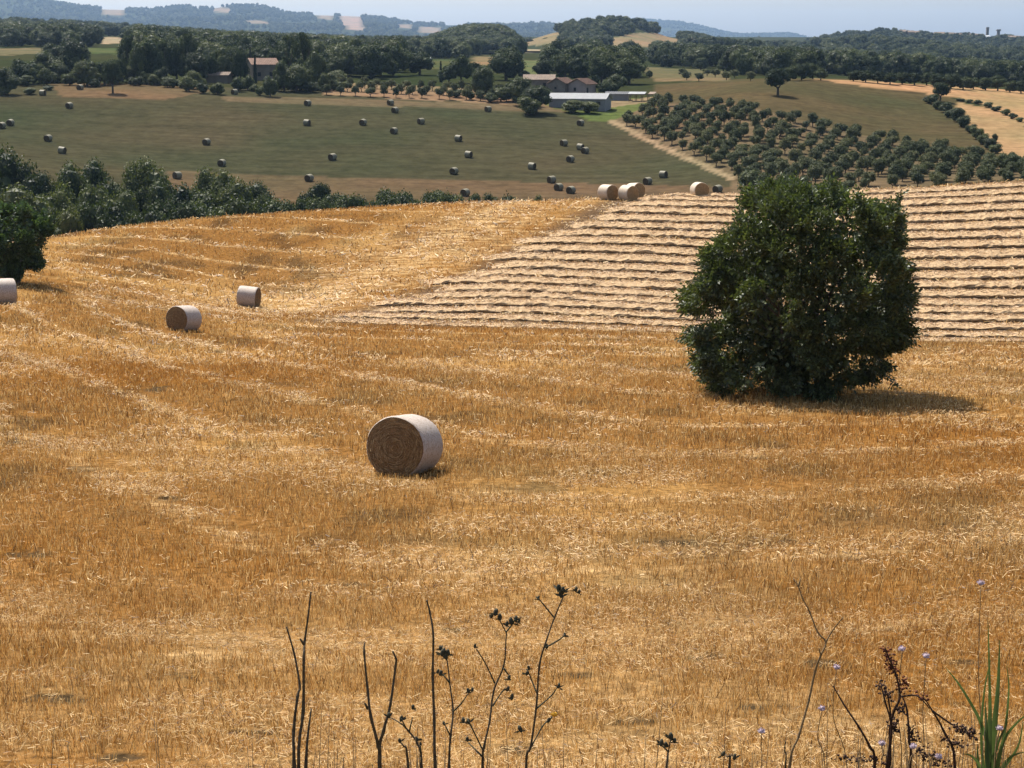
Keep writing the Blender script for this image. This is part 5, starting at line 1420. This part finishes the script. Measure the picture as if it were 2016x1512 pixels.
# green reed at lower right
o = weed('reed', 1952, 1512, 5.3, 'bright green reed with pointed blades at the lower right corner')
rnd = random.Random(8)
for k, (pts, w_) in enumerate([([(1946, 1520), (1948, 1440), (1949, 1380), (1945, 1220)], 16), ([(1954, 1520), (1958, 1430), (1965, 1350), (1968, 1260)], 18), ([(1944, 1520), (1942, 1450), (1940, 1382)], 14), ([(1940, 1450), (1925, 1410), (1890, 1350), (1862, 1315)], 9),
                              ([(1962, 1520), (1975, 1460), (2000, 1425), (2030, 1400)], 13), ([(1950, 1520), (1962, 1470), (1985, 1420)], 14), ([(1928, 1520), (1925, 1490), (1924, 1468)], 9), ([(1966, 1520), (1990, 1490), (2020, 1480)], 9), ([(1938, 1520), (1915, 1490), (1895, 1484)], 8), ([(1936, 1520), (1932, 1440), (1938, 1360), (1950, 1300)], 8), ([(1958, 1520), (1978, 1440), (1986, 1360), (1982, 1310)], 8), ([(1970, 1520), (2004, 1470), (2014, 1420)], 9)]):
    c = smooth_chain(chain(pts, 5.3 + rnd.uniform(-.05, .05), .03, k), 5)
    if pts[0][1] > 1500: c = [to_ground(c[0])] + c
    mb = MB(); vs = []; fs = []; n_ = len(c)
    for i, p in enumerate(c):
        t = i / (n_ - 1); hw_ = w_ * .38 * 5.3 / F * (1 - t ** 1.8) + .0006
        dv = (c[min(i+1, n_-1)] - c[max(i-1, 0)]).normalized(); sdv = dv.cross(Vector((0.25 * math.sin(k), 1, 0))).normalized()
        vs += [rel(o, p - sdv * hw_), rel(o, p + Vector((0, hw_ * .6, 0))), rel(o, p + sdv * hw_)]
    for i in range(n_ - 1):
        for q in range(2): fs.append((i*3+q, i*3+q+1, i*3+q+4, i*3+q+3))
    mb.add(vs, fs); link('blade', mb.mesh('blade', ['reed_green']), parent=o)

# thin dry grass and twigs of the verge
rw = random.Random(91)
mb = MB()
for k in range(150):
    px0 = rw.choice((rw.uniform(1580, 2030), rw.uniform(1620, 2030), rw.uniform(540, 1150), rw.uniform(-20, 2030)))
    hi = 1512 - rw.expovariate(1 / 45.0) - 6 if px0 < 1500 else 1512 - rw.uniform(5, 190) * rw.random() - 5
    Y = rw.uniform(4.9, 6.3); lean = rw.uniform(-40, 40)
    top = P(px0 + lean, hi, Y); b = to_ground(P(px0, 1512, Y)); md = (top + b) / 2 + Vector((rw.uniform(-.02, .02), rw.uniform(-.03, .03), 0.02))
    mb.tube([b, md, top], [0.0022, 0.0018, 0.0009], 4, rw.choice((0, 0, 1)))
    if rw.random() < 0.5:
        d = Vector((rw.uniform(-.06, .06), rw.uniform(-.03, .03), rw.uniform(.02, .08))); mb.tube([md, md + d], [0.0013, 0.0007], 4, 0)
        if rw.random() < 0.5: mb.blob(md + d, 0.004, 5, 3, m=1)
link('verge_grass', mb.mesh('verge_grass', ['dry_stem', 'dead_stem']), kind='stuff', label='thin dry grass stems along the bottom edge of the verge')

# ------------------------------------------------------------------ air
m, n, l = new_mat('haze_air')
out = N(n, 'ShaderNodeOutputMaterial')
pv = N(n, 'ShaderNodeVolumePrincipled')
pv.inputs['Color'].default_value = (0.48, 0.70, 1.0, 1); pv.inputs['Density'].default_value = 0.46e-4; pv.inputs['Anisotropy'].default_value = 0.4
l.new(pv.outputs[0], out.inputs['Volume'])
mb = MB(); zb, zt = -32.0, 420.0
mb.add([(-16000, -250, zb), (16000, -250, zb), (16000, 16500, zb), (-16000, 16500, zb), (-16000, -250, zt), (16000, -250, zt), (16000, 16500, zt), (-16000, 16500, zt)],
       [(3,2,1,0),(4,5,6,7),(0,1,5,4),(1,2,6,5),(2,3,7,6),(3,0,4,7)])
hzo = link('haze', mb.mesh('haze', ['haze_air'], False), kind='stuff')
